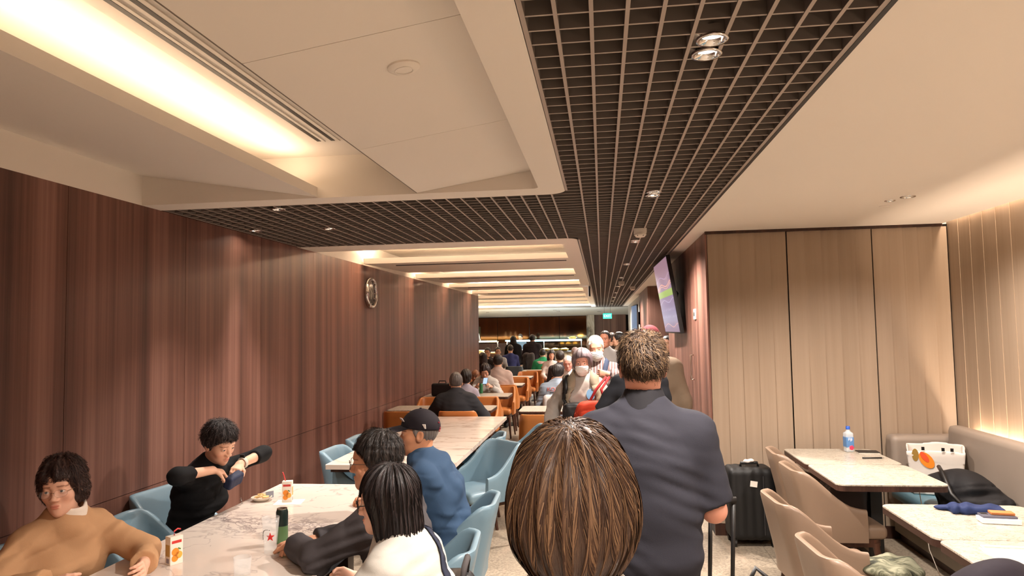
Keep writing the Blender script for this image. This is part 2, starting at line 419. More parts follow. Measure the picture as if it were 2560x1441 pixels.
def hair_tone(V):
    th = np.arctan2(V[:, 1]+.045, V[:, 0]); return np.stack([np.cos(th)*.5+.5, np.sin(th)*.5+.5, V[:, 2]*3+.5], 1)
def hair_mesh(style, vol, seed, res):
    k = (style, vol, seed, res)
    if k not in HAIRC:
        fn = hair_fn(style, vol, seed); V, F = sdf_mesh(fn, (-.16, -.19, -.34), (.16, .15, .19), res); me = npmesh('hair', V, F); vattr(me, 'tone', hair_tone(V)); HAIRC[k] = (me, fn)
    return HAIRC[k]
def strands(fn, n, length, seg, width, seed, crown=(0, -.045, .12), lift=.0015, jit=.25, swirl=0.0, zmin=-9, rootz=-.02, tilt=0.0):
    """ribbons that run over the hair surface away from the crown"""
    rg = np.random.RandomState(seed); cr = np.array(crown, f32)
    D = rg.randn(n*3, 3).astype(f32); D /= np.linalg.norm(D, axis=1)[:, None]; D = D[D[:, 2] > -.5]
    P = np.array([0, -.02, .02], f32)+D*.15
    for _ in range(9): P = P-sgrad(fn, P)*(fn(P)*.9)[:, None]
    P = P[(P[:, 2] > rootz) & (np.abs(fn(P)) < .003)][:n]; n = len(P)
    off = (rg.rand(n)*lift*2).astype(f32); L = (length*(.6+.5*rg.rand(n))).astype(f32); jv = (rg.randn(n, 3)*jit).astype(f32)
    pts = [P.copy()]; nor = [sgrad(fn, P)]
    for i in range(seg):
        N = sgrad(fn, P); away = P-cr; away = away/(np.linalg.norm(away, axis=1)[:, None]+1e-6)+np.array([0, tilt, -.55], f32)+jv*(.4+.6*i/seg)
        sw = np.cross(N, away)*swirl; T = away+sw; T = T-N*(T*N).sum(1)[:, None]; T /= np.linalg.norm(T, axis=1)[:, None]+1e-6
        P = P+T*(L/seg)[:, None]; P = P-sgrad(fn, P)*np.clip(fn(P)-off-lift*(i/seg), -.01, .01)[:, None]
        if zmin > -5: P[:, 2] = np.maximum(P[:, 2], zmin-.02*rg.rand(n))
        pts.append(P.copy()); nor.append(N)
    pts = np.stack(pts, 1); nor = np.stack(nor, 1); K = seg+1
    T = np.gradient(pts, axis=1); S = np.cross(T, nor); S /= np.linalg.norm(S, axis=2)[:, :, None]+1e-9
    w = width*np.concatenate([np.ones(K-2), [.7, .15]])[None, :, None]*(.6+.8*rg.rand(n, 1, 1))
    A = pts+S*w*.5+nor*.0006; B = pts-S*w*.5+nor*.0006
    V = np.concatenate([A, B], 1).reshape(-1, 3); b = (np.arange(n)*2*K)[:, None]; i = np.arange(K-1)[None]
    F = np.stack([b+i, b+i+1, b+K+i+1, b+K+i], -1).reshape(-1, 4)
    me = npmesh('hair_strands', V, F); tone = np.repeat(rg.rand(n, 3), 2*K, 0); vattr(me, 'tone', tone); return me
def strand_mat(c, c2, key, rough=.6):
    if key in MATS: return MATS[key]
    t = NT(key); a = t.add('ShaderNodeAttribute', attribute_name='tone').outputs['Color']; s = t.add('ShaderNodeSeparateColor', {0: a}).outputs[0]
    t.base(t.mix(t.ramp(s, [(.35, 0.), (.95, 1.)]), srgb(c), srgb(c2))); t.set(Roughness=rough); t.b.inputs['Specular IOR Level'].default_value = .2
    MATS[key] = t.m; return t.m
# --- face furniture in the head frame
def eye_mat():
    if 'eye' in MATS: return MATS['eye']
    t = NT('eye'); o = t.add('ShaderNodeTexCoord').outputs['Object']; s = t.add('ShaderNodeSeparateXYZ', {0: o})
    r = t.math('SQRT', t.math('ADD', t.math('POWER', s.outputs[0], 2.), t.math('POWER', s.outputs[2], 2.)))
    t.base(t.ramp(t.math('MULTIPLY', r, 100), [(.0, (.005, .004, .004)), (.55, (.03, .015, .01)), (.62, (.6, .55, .5))], 'CONSTANT')); t.set(Roughness=.12); MATS['eye'] = t.m; return t.m
def add_eyes(p, Mh, look=(0, 0)):
    me = HCACHE.get('eyeme')
    if me is None:
        b = MB(); bmesh.ops.create_uvsphere(b.bm, u_segments=20, v_segments=14, radius=.0131); me = bpy.data.meshes.new('eye'); b.bm.to_mesh(me); b.bm.free(); me.polygons.foreach_set('use_smooth', np.ones(len(me.polygons), bool)); me.materials.append(eye_mat()); HCACHE['eyeme'] = me
    for s in (-1, 1):
        o = link('eye', me, None, p); o.matrix_local = Mh @ Matrix.Translation((s*.031, .0745, .006)) @ Matrix.Rotation(R(look[0]), 4, 'Z') @ Matrix.Rotation(R(look[1]), 4, 'X')
def add_glasses(p, Mh, mat, rx=.024, rz=.020, rimless=False, z=.0, r=.0013):
    g = MB()
    for s in (-1, 1):
        pts = []
        for i in range(25):
            a = 2*math.pi*i/24; c, sn = math.cos(a), math.sin(a); q = lambda v: math.copysign(abs(v)**.8, v)
            x = s*.033+rx*q(c); pts.append((x, .109-.35*max(0, abs(x)-.03)-.05*0, z+rz*q(sn)))
        g.tube(pts, r if not rimless else r*.45, 6)
        g.tube([(s*(.033+rx), .099, z+.006), (s*.072, .07, z+.008), (s*.079, .0, z+.004), (s*.078, -.025, z-.012)], r*.9, 6)
    g.tube([(-.033+rx, .110, z+.004), (0, .114, z+.007), (.033-rx, .110, z+.004)], r, 6)
    o = g.build('glasses', mat, p, smooth=True); o.matrix_local = Mh
    lm = MATS.get('lens_glass')
    if lm is None:
        t = NT('lens_glass'); t.base((.9, .9, .92)); t.set(Roughness=.03, Alpha=.10); lm = MATS['lens_glass'] = t.m
    for s in (-1, 1):
        b = MB(); b.poly([(s*.033+rx*.97*math.cos(2*math.pi*i/20), .1085-.35*max(0, abs(s*.033+rx*math.cos(2*math.pi*i/20))-.03), z+rz*.97*math.sin(2*math.pi*i/20)) for i in range(20)]); l = b.build('lens', lm, o)
    return o
def add_mask(p, Mh, sex, res=.004):
    h = head_fn(sex); m = plain('mask_white', (236, 232, 226), .8, 0, .03)
    b = rbox((0, .09, -.068), (.068, .085, .054), .02)
    def fn(P):
        Q = P.copy(); d = smin(h(Q), ell((0, .085, -.05), (.05, .035, .05))(Q), .03)-.006+.0016*np.sin(P[:, 2]*420)
        return smax(d, b(P), .006)
    k = ('mask', sex, res)
    if k not in HCACHE: V, F = sdf_mesh(fn, (-.085, -.01, -.13), (.085, .15, .02), res); HCACHE[k] = npmesh('face_mask', V, F)
    o = link('face_mask', HCACHE[k], m, p); o.matrix_local = Mh
    for s in (-1, 1):
        l = MB().tube([(s*.064, .035, -.012), (s*.079, -.01, .028), (s*.086, -.026, .01), (s*.083, -.022, -.03), (s*.072, .0, -.045), (s*.060, .035, -.075)], .0016, 6).build('ear_loop', m, o, smooth=True)
    return o
def add_cap(p, Mh, mat, tilt=-4):
    sh = ell((0, -.014, .038), (.091, .113, .106)); br = ell((0, .135, .052), (.078, .085, .05)); br2 = ell((0, .135, .046), (.078, .085, .05)); 
    def crown(P): return smax(sh(P), (.034-P[:, 2]+.10*P[:, 1])*.95, .004)
    def brim(P):
        x, y, z = P[:, 0], P[:, 1], P[:, 2]; sf = .052-3.2*x*x-.18*(y-.09); d = np.abs(z-sf)-.0025
        return smax(d, ell((0, .11, .045), (.082, .128, .2))(P), .003)
    o = sdf_obj('cap', crown, (-.1, -.13, 0), (.1, .11, .15), .005, mat, p); o.matrix_local = Mh
    b = sdf_obj('brim', lambda P: smax(brim(P), -sh(P)-.004, .003), (-.09, .04, 0), (.09, .26, .09), .0035, mat, o)
    t = MB(); t.lathe([(.0, .0), (.008, .0), (.006, .005), (0, .006)], (0, -.014, .143), 10); t.build('button', mat, o, smooth=True)
    return o
# --- bodies
def rotx(v, a): return Matrix.Rotation(a, 3, 'X') @ Vector(v)
def A3(v): return np.array([v[0], v[1], v[2]], f32)
def ik(S, Wt, l1, l2, hint):
    S = Vector(S); Wt = Vector(Wt); d = Wt-S; D = d.length; mx = (l1+l2)*.995
    if D > mx: Wt = S+d*(mx/D); d = Wt-S; D = mx
    a = (l1*l1-l2*l2+D*D)/(2*D); hgt = math.sqrt(max(0, l1*l1-a*a)); u = d/D; hv = Vector(hint); hv = hv-u*hv.dot(u); hv.normalize()
    return S+u*a+hv*hgt, Wt
RES = {'near': (.0032, .004, .0075, .013, .0036), 'mid': (.0045, .0055, .010, .016, .0055), 'far': (.007, .008, .015, .022, .009)}   # head, hair, shirt, body, hand
PEOPLE = {}
def person(label, x, y, yaw, h=1.68, sex='m', sit=None, z0=0.0, lean=0, slump=0, side=0, twist=0, head=(0, 0, 0), L=None, Rr=None, skin=(224, 176, 148),
           hair=('short', (22, 17, 16), (50, 40, 36)), vol=0.0, hseed=1, top=(60, 60, 64), sleeve=1.9, loose=.014, tmat=None, hem=.08, pants=(40, 42, 50), shoes=(30, 28, 28),
           res='near', stride=0.0, belly=0.0, collar=None, eyes=True, look=(0, 0), nfold=1, foldamp=.006, knees=None, hscale=1.0, legsout=0.0, at=None):
    rh, rr, rs, rb, rd = RES[res]; s = h/1.72; fm = sex == 'f'; g = .9 if fm else 1.0
    p = empty('person', (x, y, z0), R(yaw), label, 'person')
    pz = (sit+.105) if sit is not None else .935*s
    P = Vector((0, 0, pz)); rl = Matrix.Rotation(R(-lean), 3, 'X'); ry = Matrix.Rotation(R(side), 3, 'Y'); TW = Matrix.Rotation(R(twist), 3, 'Z')
    d = ry @ rl @ Vector((0, 0, 1)); d2 = ry @ Matrix.Rotation(R(-lean-slump), 3, 'X') @ Vector((0, 0, 1))
    ux = (ry @ TW @ Vector((1, 0, 0))); uy = ux.cross(d2)*-1
    tq = 1.0
    if at:
        zt = aty(*at).z-z0; hn = math.cos(R(-head[1]))*.150*(s**.5)*hscale; tq = (zt-hn-pz)/(.33*s*d.z+.19*s*d2.z); tq = min(1.12, max(.84, tq))
    Wst = P+d*.16*s*tq; C = P+d*.33*s*tq; N = C+d2*.19*s*tq
    sw = (.150 if fm else .178)*s; dn = -d2*.085*s
    Sh = {k: N+ux*sw*sg+dn for k, sg in (('L', -1), ('R', 1))}
    l1, l2 = .285*s, .25*s; arms = {}
    for k, sg, sp in (('L', -1, L), ('R', 1, Rr)):
        sp = sp or {}
        if 'w' in sp: Wt = Vector(sp['w'])
        elif sit is not None: Wt = Vector((sg*.13, .36, sit+.20))
        else: Wt = Sh[k]+Vector((sg*.07, .06, -.52*s))
        E, Wt = ik(Sh[k], Wt, l1, l2, sp.get('e', (sg*.6, -.6, -.7)))
        fd = (Wt-E).normalized(); hd = Vector(sp['hd']).normalized() if 'hd' in sp else fd
        pn = Vector(sp.get('pn', (-sg, 0, -.2))); pn = (pn-hd*pn.dot(hd)).normalized()
        arms[k] = (Sh[k], E, Wt, hd, pn, sp.get('curl', 28), sg, sp.get('fr', 1.0))
    legs = {}
    for k, sg in (('L', -1), ('R', 1)):
        hp = P+Vector((sg*.088*s, 0, -.03))
        if sit is not None:
            kn = Vector((sg*(.10+legsout), .41*s, sit+.065)); an = Vector((sg*(.11+legsout), .40*s, .085))
            if knees: kn, an = Vector(knees[0])*1, Vector(knees[1])*1; kn.x *= sg; an.x *= sg
        else:
            st = stride*sg; kn = Vector((sg*.095, .03+st*.55, .50*s)); an = Vector((sg*.10, -.02+st*.9 if st >= 0 else -.02+st, .085+(0 if st >= 0 else .05)))
        legs[k] = (hp, kn, an)
    # torso
    br = A3(ux)
    tw, cw = (.128 if fm else .148)*s, (.148 if fm else .168)*s
    def torso(e, low=True):
        l = [(ecap(A3(P-d*.03), A3(Wst), br, (.165*s+e*1.3, .118*s+e*1.3), (tw+belly*.4+e, .098*s+belly*.7+e)), 0), (ecap(A3(Wst), A3(C), br, (tw+belly*.4+e, .098*s+belly*.7+e), (cw+e, .112*s+e)), .05),
             (ecap(A3(C), A3(N-d2*.09*s), br, (cw+e, .112*s+e), (cw*.86+e, .085*s+e)), .05), (cap(A3(Sh['L']+ux*.02), A3(N-d2*.035*s), .048*s*g+e, .050*s*g+e), .06), (cap(A3(Sh['R']-ux*.02), A3(N-d2*.035*s), .048*s*g+e, .050*s*g+e), .06),
             (cap(A3(N-d2*.08), A3(N+d2*.015), .085*s+e, .052*s*g+e*.6), .06)]
        if fm: l += [(ell(A3(C+uy*.085*s+ux*q*.065-d*.03), (.06+e, .055+e, .06+e)), .05) for q in (-1, 1)]
        return l
    def armf(k, e, t=9.0, cut=True, g2=g):
        S, E, Wt = arms[k][:3]; ru, re, rw = .048*s*g2, .041*s*g2, .029*s*g2
        ou = []
        if t >= 1:
            ou.append((cap(A3(S), A3(E), ru+e, re+e*.9), .05))
            if t >= 2: ou.append((cap(A3(E), A3(Wt), re+e*.9, rw+e), .03))
            else:
                q = E.lerp(Wt, t-1); ou.append((capcut(A3(E), A3(q), re+e*.9, re+(rw-re)*(t-1)+e), .03))
        else: ou.append((capcut(A3(S), A3(S.lerp(E, t)), ru+e, ru+(re-ru)*t+e*1.25), .05))
        return ou
    def handf(k):
        S, E, Wt, hd, pn, cu, sg, fr = arms[k]; q = s*(.92 if fm else 1.0); ac = hd.cross(pn)*(-sg)   # towards the thumb
        o = [(ecap(A3(Wt+hd*.005), A3(Wt+hd*.075*q), A3(ac), (.028*q, .018*q), (.040*q, .0135*q)), 0)]
        Rq = lambda a: Matrix.Rotation(a, 3, hd.cross(pn))
        for off, ln in ((.030, .072), (.011, .080), (-.010, .075), (-.029, .060)):
            b = Wt+hd*.078*q+ac*off*q; a = 0.0
            for fi, (fl_, r_) in enumerate(((.45, .0088), (.32, .0080), (.25, .0072))):
                a += R(cu*(1.0, 1.15, .8)[fi]); v = (Rq(a) @ hd)
                if (v-pn).length > (hd-pn).length+.3: v = (Rq(-a) @ hd)
                e2 = b+v*ln*fl_*q*fr; o.append((cap(A3(b), A3(e2), r_*q, r_*q*.93), .004)); b = e2
        b = Wt+hd*.028*q+ac*.026*q; v = (hd*.62+ac*.62+pn*.35).normalized(); m_ = b+v*.040*q; v2 = (hd*.85+ac*.2+pn*(.2+cu/70)).normalized()
        o += [(cap(A3(b), A3(m_), .0125*q, .0105*q), .012), (cap(A3(m_), A3(m_+v2*.034*q), .0100*q, .0085*q), .004)]
        return o
    def legf(k, e):
        hp, kn, an = legs[k]; return [(cap(A3(hp), A3(kn), .086*s+e, .060*s+e), .05), (cap(A3(kn), A3(an), .058*s+e, .040*s+e*1.3), .03)]
    # head matrix (person frame)
    hm = (ry @ Matrix.Rotation(R(twist*.5), 3, 'Z') @ Matrix.Rotation(R(head[0]), 3, 'Z') @ Matrix.Rotation(R(head[1]), 3, 'X') @ Matrix.Rotation(R(head[2]), 3, 'Y')).to_4x4()
    hs = s**.5*hscale*(.97 if fm else 1.0)
    hc = N+d2*.0-hm.to_3x3() @ Vector((0, -.030, -.150))*hs
    Mh = Matrix.Translation(hc) @ hm @ Matrix.Diagonal((hs, hs, hs, 1))
    if at:
        tgt = aty(*at); rzm = Matrix.Rotation(R(yaw), 3, 'Z'); o_ = rzm @ hc; p.location = (tgt.x-o_.x, tgt.y-o_.y, z0)
    # body mesh: trunk and legs, arms with hands, head, all one object
    parts = []
    tl = torso(0)+legf('L', 0)+legf('R', 0)
    if sleeve >= 1.8: tl += armf('L', 0)+armf('R', 0)
    allp = [P, N, C]+[a[i] for a in arms.values() for i in range(3)]+[l[i] for l in legs.values() for i in range(3)]
    lo = np.array([min(v[i] for v in allp) for i in range(3)])-.24; hi = np.array([max(v[i] for v in allp) for i in range(3)])+.24; lo[2] = max(lo[2], -.02)
    V, F = sdf_mesh(union(tl), lo, hi, rb); parts.append((V, F, np.ones((len(V), 3), f32)))
    for k in ('L', 'R'):
        a = arms[k]; pl = (armf(k, 0) if sleeve < 1.8 else [(cap(A3(a[1].lerp(a[2], .3)), A3(a[2]), .036*s*g, .029*s*g), 0)])
        fu = union(pl+[(union(handf(k)), .012)])
        pp = ([a[0]] if sleeve < 1.8 else [])+[a[1], a[2], a[2]+a[3]*.2]; l_ = np.array([min(v[i] for v in pp) for i in range(3)])-.10; h_ = np.array([max(v[i] for v in pp) for i in range(3)])+.10
        V, F = sdf_mesh(fu, l_, h_, rd); parts.append((V, F, np.ones((len(V), 3), f32)))
    V, F, T = head_mesh(sex, rh); M = np.array(Mh); parts.append(((V@M[:3, :3].T+M[:3, 3]).astype(f32), F, T))
    off = 0; VV, FF, TT = [], [], []
    for V, F, T in parts: VV.append(V); FF.append(F+off); TT.append(T); off += len(V)
    me = npmesh('body', np.concatenate(VV), np.concatenate(FF)); vattr(me, 'tone', np.concatenate(TT)); link('body', me, skin_mat(skin), p)
    if eyes and res != 'far': add_eyes(p, Mh, look)
    # clothes
    tm = tmat or fabric(top)
    tf = union(torso(loose)+armf('L', loose, min(sleeve, 1.97))+armf('R', loose, min(sleeve, 1.97)))
    hz = P-d*hem; nf = A3(d); hzv = A3(hz); nc = cap(A3(N-d2*.03), A3(N+d2*.2), .05*s*g+.004, .05*s*g+.012)
    def shirt(Q):
        dd = tf(Q)+folds(Q, foldamp, .13, nfold, (1, 1, 1.15))+folds(Q, foldamp*.5, .065, nfold+7, (.7, .7, 1.5))
        dd = smax(dd, -((Q-hzv)@nf), .008)
        return smax(dd, -nc(Q), .006)
    sdf_obj('shirt', shirt, lo, hi, rs, tm, p)
    if collar is not None:
        cr_ = A3(N+d2*.012); ax = A3(d2); n2 = A3(uy)
        def colf(Q):
            q = Q-cr_; t = q@ax; rad = np.linalg.norm(q-t[:, None]*ax, axis=1); fr_ = q@n2
            dd = np.abs(rad-(.056*s*g+.010+loose*.75-.35*t))-.006; dd = smax(dd, np.abs(t-.034+.25*np.maximum(fr_, 0))-.040, .006); return smax(dd, fr_-.062, .006) if False else dd
        sdf_obj('collar', colf, np.array(N)-.13, np.array(N)+.13, min(rs, .006), collar if not isinstance(collar, tuple) else fabric(collar), p)
    lf = union([(ecap(A3(P-d*.03), A3(P+d*.02), br, (.160*s, .113*s), (.150*s, .105*s)), 0)]+legf('L', .013)+legf('R', .013))
    az = .10
    sdf_obj('trousers', lambda Q: smax(lf(Q)+folds(Q, .004, .12, nfold+3), az-Q[:, 2], .006), lo, hi, max(rs, .010), fabric(pants), p)
    for k in ('L', 'R'):
        an = legs[k][2]; f0 = union([(ell(A3(an+Vector((0, .075, -.045))), (.047*s, .135*s, .038)), 0), (ell(A3(an+Vector((0, -.0, -.02))), (.042, .055, .06)), .03)]); zf = an.z-.085
        sdf_obj('shoe', lambda Q, f0=f0, zf=zf: smax(f0(Q), zf+.001-Q[:, 2], .006), np.array(an)-.25, np.array(an)+.25, max(rs, .009), plain('shoe_%d_%d_%d' % shoes, shoes, .5), p)
    # hair
    if hair:
        me, hf = hair_mesh(hair[0], vol, hseed, rr)
        me = me.copy() if len(me.materials) else me; me.materials.clear()
        o = link('hair', me, hair_mat(hair[1], hair[2]), p); o.matrix_local = Mh
    PEOPLE[label] = dict(root=p, Mh=Mh, arms=arms, N=N, P=P, C=C, d=d, d2=d2, ux=ux, uy=uy, Sh=Sh, hf=hf if hair else None, s=s, shirt=shirt)
    return PEOPLE[label]
def hair_strands(q, n, length, seg, width, seed, c, c2, **kw):
    me = strands(q['hf'], n, length, seg, width, seed, **kw); hair = [o for o in q['root'].children if o.name.split('.')[0] == 'hair'][0]
    link('strands', me, strand_mat(c, c2, 'strand_%d_%d_%d_%d' % (*c, c2[0])), hair)

def onto(q, pts, d=.005, n=6):
    """pull points (person frame) to the surface of the shirt"""
    P = np.array(pts, f32)
    for _ in range(n): P = P-sgrad(q['shirt'], P, .006)*(np.clip(q['shirt'](P)-d, -.05, .05))[:, None]
    return P
def strap(q, pts, width, mat, name='strap', thick=.004, sub=10, parent=None, d=.004):
    pts = np.array(pts, f32); t = np.linspace(0, len(pts)-1, (len(pts)-1)*sub+1); C = np.stack([np.interp(t, np.arange(len(pts)), pts[:, i]) for i in range(3)], 1).astype(f32)
    C = onto(q, C, d); N = sgrad(q['shirt'], C, .006); T = np.gradient(C, axis=0); S = np.cross(T, N); S /= np.linalg.norm(S, axis=1)[:, None]+1e-9
    A = C+S*width/2; B = C-S*width/2; V = np.concatenate([A, B, B+N*thick, A+N*thick]); n = len(C); F = []
    for i in range(n-1):
        for a, b in ((0, 1), (1, 2), (2, 3), (3, 0)): F.append((a*n+i, a*n+i+1, b*n+i+1, b*n+i))
    return link(name, npmesh(name, V, F), mat, parent or q['root'])
def shirt_text(q, s, size, mat, loc, rot, name='lettering'):
    o = text_mesh(s, size, mat, name, q['root'], depth=.0); M = Matrix.Translation(loc) @ Matrix.Rotation(rot[2], 4, 'Z') @ Matrix.Rotation(rot[0], 4, 'X')
    me = o.data; me.transform(M); V = np.zeros(len(me.vertices)*3, f32); me.vertices.foreach_get('co', V); P = V.reshape(-1, 3); sg = 1.0 if abs(rot[2]) < 1 else -1.0; P[:, 1] = -.45*sg
    for _ in range(40): P[:, 1] += sg*np.clip(q['shirt'](P)-.011, -.02, .05)*.8
    me.vertices.foreach_set('co', P.ravel()); me.update(); return o
def shirt_patch(q, cx, cz, rx, rz, mat, front, name='print', wob=0.0):
    n = 24; P = [(cx, 0, cz)]+[(cx+rx*(1+wob*math.sin(5*a))*math.cos(a), 0, cz+rz*(1+wob*math.sin(3*a+1))*math.sin(a)) for a in [2*math.pi*i/n for i in range(n)]]
    P = np.array(P, f32); sg = -1.0 if front else 1.0; P[:, 1] = -.45*sg
    for _ in range(40): P[:, 1] += sg*np.clip(q['shirt'](P)-.012, -.02, .05)*.8
    return link(name, npmesh(name, P, [(0, 1+i, 1+(i+1) % n) for i in range(n)], False), mat, q['root'])
# ------------------------------------------------------------------ surface materials
def wood_mat(name, dark, mid, light, axis='y', band=1.0):
    if name in MATS: return MATS[name]
    t = NT(name); a = (0, 3.2*band, .10) if axis == 'y' else (3.2*band, 0, .10)
    sp = lambda k, z: tuple(v*k if v > .2 else v*z for v in a)
    n1 = t.noise(t.pos(sp(1, 1)), 1.0, 3, .55, .2); n2 = t.noise(t.pos(sp(9, 3)), 1.0, 3, .6); n3 = t.noise(t.pos(sp(60, 30)), 1.0, 2, .6)
    f = t.math('ADD', t.math('MULTIPLY', n1, .62), t.math('ADD', t.math('MULTIPLY', n2, .28), t.math('MULTIPLY', n3, .10)))
    c = t.ramp(f, [(.35, srgb(dark)), (.5, srgb(mid)), (.65, srgb(light))]); t.base(c)
    t.set(Roughness=.42); t.b.inputs['Specular IOR Level'].default_value = .4; t.bump(n3, .12, .001); MATS[name] = t.m; return t.m
M_WOOD = wood_mat('brown_veneer', (78, 52, 45), (114, 78, 67), (146, 107, 94), band=1.5)
M_WOODX = wood_mat('brown_veneer_end', (84, 60, 54), (116, 86, 76), (142, 108, 96), 'x')
M_GAP = plain('shadow_gap', (24, 17, 15), .9)
M_WHITE = plain('ceiling_paint', (230, 223, 213), .75, 0, .012, 2.0)
M_PLEN = plain('plenum_black', (34, 31, 30), .9)
M_BAR = plain('grid_taupe_shaded', (104, 96, 90), .6, 0, .03); M_BAR_LIT = plain('grid_taupe_lit', (164, 151, 141), .5, 0, .03)  # one bar paint in two tones: shade and light put into the colour
M_BLACK = plain('black_metal', (18, 17, 17), .45)
M_BEIGE = wood_mat('beige_veneer', (150, 130, 110), (160, 140, 120), (170, 150, 130), 'x', .8)
M_BEIGEY = wood_mat('beige_veneer_side', (150, 130, 110), (160, 140, 120), (170, 150, 130), 'y', .8)
M_DARKWOOD = wood_mat('walnut_dark', (38, 22, 17), (56, 34, 26), (76, 48, 36), 'x', 6)
def floor_mat():
    t = NT('stone_floor'); p = t.pos()
    a = t.noise(p, 3.0, 4, .6); b = t.noise(p, 45, 3, .7); c = t.noise(t.pos((1, .25, 1), rot=(0, 0, .6)), 9, 3)
    k = t.mix(a, srgb((150, 136, 118)), srgb((182, 168, 148))); k = t.mix(t.ramp(b, [(.42, 0.), (.62, 1.)]), k, srgb((126, 114, 100))); k = t.mix(t.ramp(c, [(.55, 0.), (.75, .4)]), k, srgb((196, 172, 150)))
    t.base(k); t.set(Roughness=.38); t.bump(b, .08, .001); return t.m
M_FLOOR = floor_mat()
def bx(name, x0, x1, y0, y1, z0, z1, mat, parent=None, kind='structure', bev=0.0):
    o = MB().bb(x0, x1, y0, y1, z0, z1, bev).build(name, mat, parent)
    if kind and parent is None: o['kind'] = kind
    return o
Y0, Y1 = -3.2, 29.5
XL, XR = -2.84, 2.86
# ------------------------------------------------------------------ floor
fl = bx('floor', -8, 6, Y0, Y1, -.1, -.004, plain('floor_joint', (92, 84, 74), .8))
tile_me = {}
def floor_tile(x0, y0, w, d):
    k = (round(w, 3), round(d, 3))
    if k not in tile_me:
        b = MB().bb(.0015, w-.0015, .0015, d-.0015, -.012, 0, .001); me = bpy.data.meshes.new('floor_tile'); b.bm.to_mesh(me); b.bm.free(); me.materials.append(M_FLOOR); tile_me[k] = me
    link('floor_tile', tile_me[k], None, fl, (x0, y0, 0))
for j in range(12):
    for i in range(7): floor_tile(-2.84+.814*i, 2.0+1.2*j, .814, 1.2)
far_tiles = MB()
for x0, x1, y0, y1 in ((-8, -2.84, 16.4, Y1), (-2.84, 2.86, 16.4, Y1), (2.86, 6, 6, Y1), (-2.84, 2.86, Y0, 2.0)): far_tiles.bb(x0, x1, y0, y1, -.012, 0)
tag(far_tiles.build('floor_tile', M_FLOOR, fl), kind='stuff')
# ------------------------------------------------------------------ walls
wl = bx('wall_left', -3.1, -2.852, Y0, 16.1, 0, 3.2, M_GAP)
seams = [3.42+1.085*k for k in range(-6, 12)]; seams = [Y0]+[s for s in seams if Y0 < s < 15.9]+[16.1]
for a, b in zip(seams, seams[1:]):
    for z0, z1 in ((.10, .814), (.818, ZC)): bx('panel', -2.86, XL, a+.002, b-.002, z0, z1, M_WOOD, wl)
bx('end_panel', -3.12, XL, 16.1, 16.112, 0, ZC, M_WOODX, wl)
tag(bx('baseboard_left', -2.86, -2.836, Y0, 16.1, 0, .097, M_DARKWOOD), kind='structure')
wr = bx('wall_right', XR+.012, 3.1, Y0, 6.2, 0, 3.2, M_GAP)
def slat_mesh(w, h0, h1, along, dp=.020):
    """one shallow wedge of the fluted veneer: one edge proud of the other"""
    b = MB(); n = 6; pr = [(w*i/n, .002+dp*(i/n)**1.5) for i in range(n+1)]
    poly = [(p[0], -p[1]) for p in pr]+[(w, .01), (0, .01)]
    b.prism(poly[::-1], h0, h1); return b
bw = 1.96/12
wb = bx('wall_beige', .905, XR, 6.212, 6.4, 0, ZC, M_GAP)
edges = [.912, 1.575, 2.262, 2.855]
for pi in range(3):
    a, b = edges[pi]+.008, edges[pi+1]-.008; n = 5; w = (b-a)/n
    for i in range(n):
        slat_mesh(w, .10, 2.553, 'x').build('slat', M_BEIGE, wb, loc=(a+w*i, 6.20, 0))
n = 52; w = (6.19-Y0)/n
me_s = None
for i in range(n):
    if me_s is None:
        o = slat_mesh(w, .10, 2.70, 'y', .004).build('slat', M_BEIGEY, wr, loc=(XR, 6.19-w*i, 0), rot=(0, 0, R(-90))); me_s = o.data
    else: link('slat', me_s, None, wr, (XR, 6.19-w*i, 0), (0, 0, R(-90)))
tag(bx('baseboard_beige', .905, XR, 6.19, 6.214, 0, .097, M_DARKWOOD), kind='structure')
# brown return wall with the screen, then a recess, then a second pier
w1 = bx('wall_corridor', .912, 2.9, 6.41, 9.75, 0, ZC, M_GAP)
for a, b in ((6.19, 7.4), (7.404, 8.6), (8.604, 9.74)):
    for z0, z1 in ((.1, .814), (.818, ZC-.004)): bx('panel', .90, .915, a, b, z0, z1, M_WOOD, w1)
bx('end_panel', .90, 2.9, 9.74, 9.752, 0, ZC-.004, M_WOODX, w1)
w2 = bx('wall_pier', .912, 2.9, 13.92, 17.0, 0, ZC, M_GAP)
bx('panel', .90, .915, 13.91, 17.0, .1, ZC-.004, M_WOOD, w2); bx('end_panel', .90, 2.9, 13.905, 13.92, .1, ZC-.004, M_WOODX, w2)
bx('wall_recess', 2.9, 3.1, 6.4, Y1, 0, 3.2, M_WOOD)
w3 = bx('wall_far_corridor', .95, 1.3, 17.4, 25.6, 0, ZC, plain('column_grey', (150, 140, 130), .6))
# far end: bronze mirror over the buffet, a marble column, brown wall with the exit sign
MIRY = 29.2
t_ = NT('bronze_mirror'); t_.base(srgb((112, 84, 62))); t_.set(Metallic=1.0, Roughness=.06); t_.bump(t_.noise(t_.pos((.6, 1, .4)), 1.2, 1), .10, .02); M_MIRROR = t_.m
wf = bx('wall_far', -8, 3, MIRY+.02, MIRY+.2, 0, 3.2, M_GAP)
for a, b in ((-8, -6.3), (-6.3, -4.35), (-4.35, -3.0), (-3.0, -1.75), (-1.75, -.62)):
    bx('mirror_panel', a+.01, b-.01, MIRY, MIRY+.02, .9, 2.31, M_MIRROR, wf)
t_ = NT('column_marble'); v_ = t_.noise(t_.pos((1, 1, .6)), 2.2, 5, .6, 1.5); t_.base(t_.ramp(v_, [(.35, srgb((96, 88, 78))), (.5, srgb((176, 166, 150))), (.65, srgb((200, 192, 178)))])); t_.set(Roughness=.25); M_COLM = t_.m
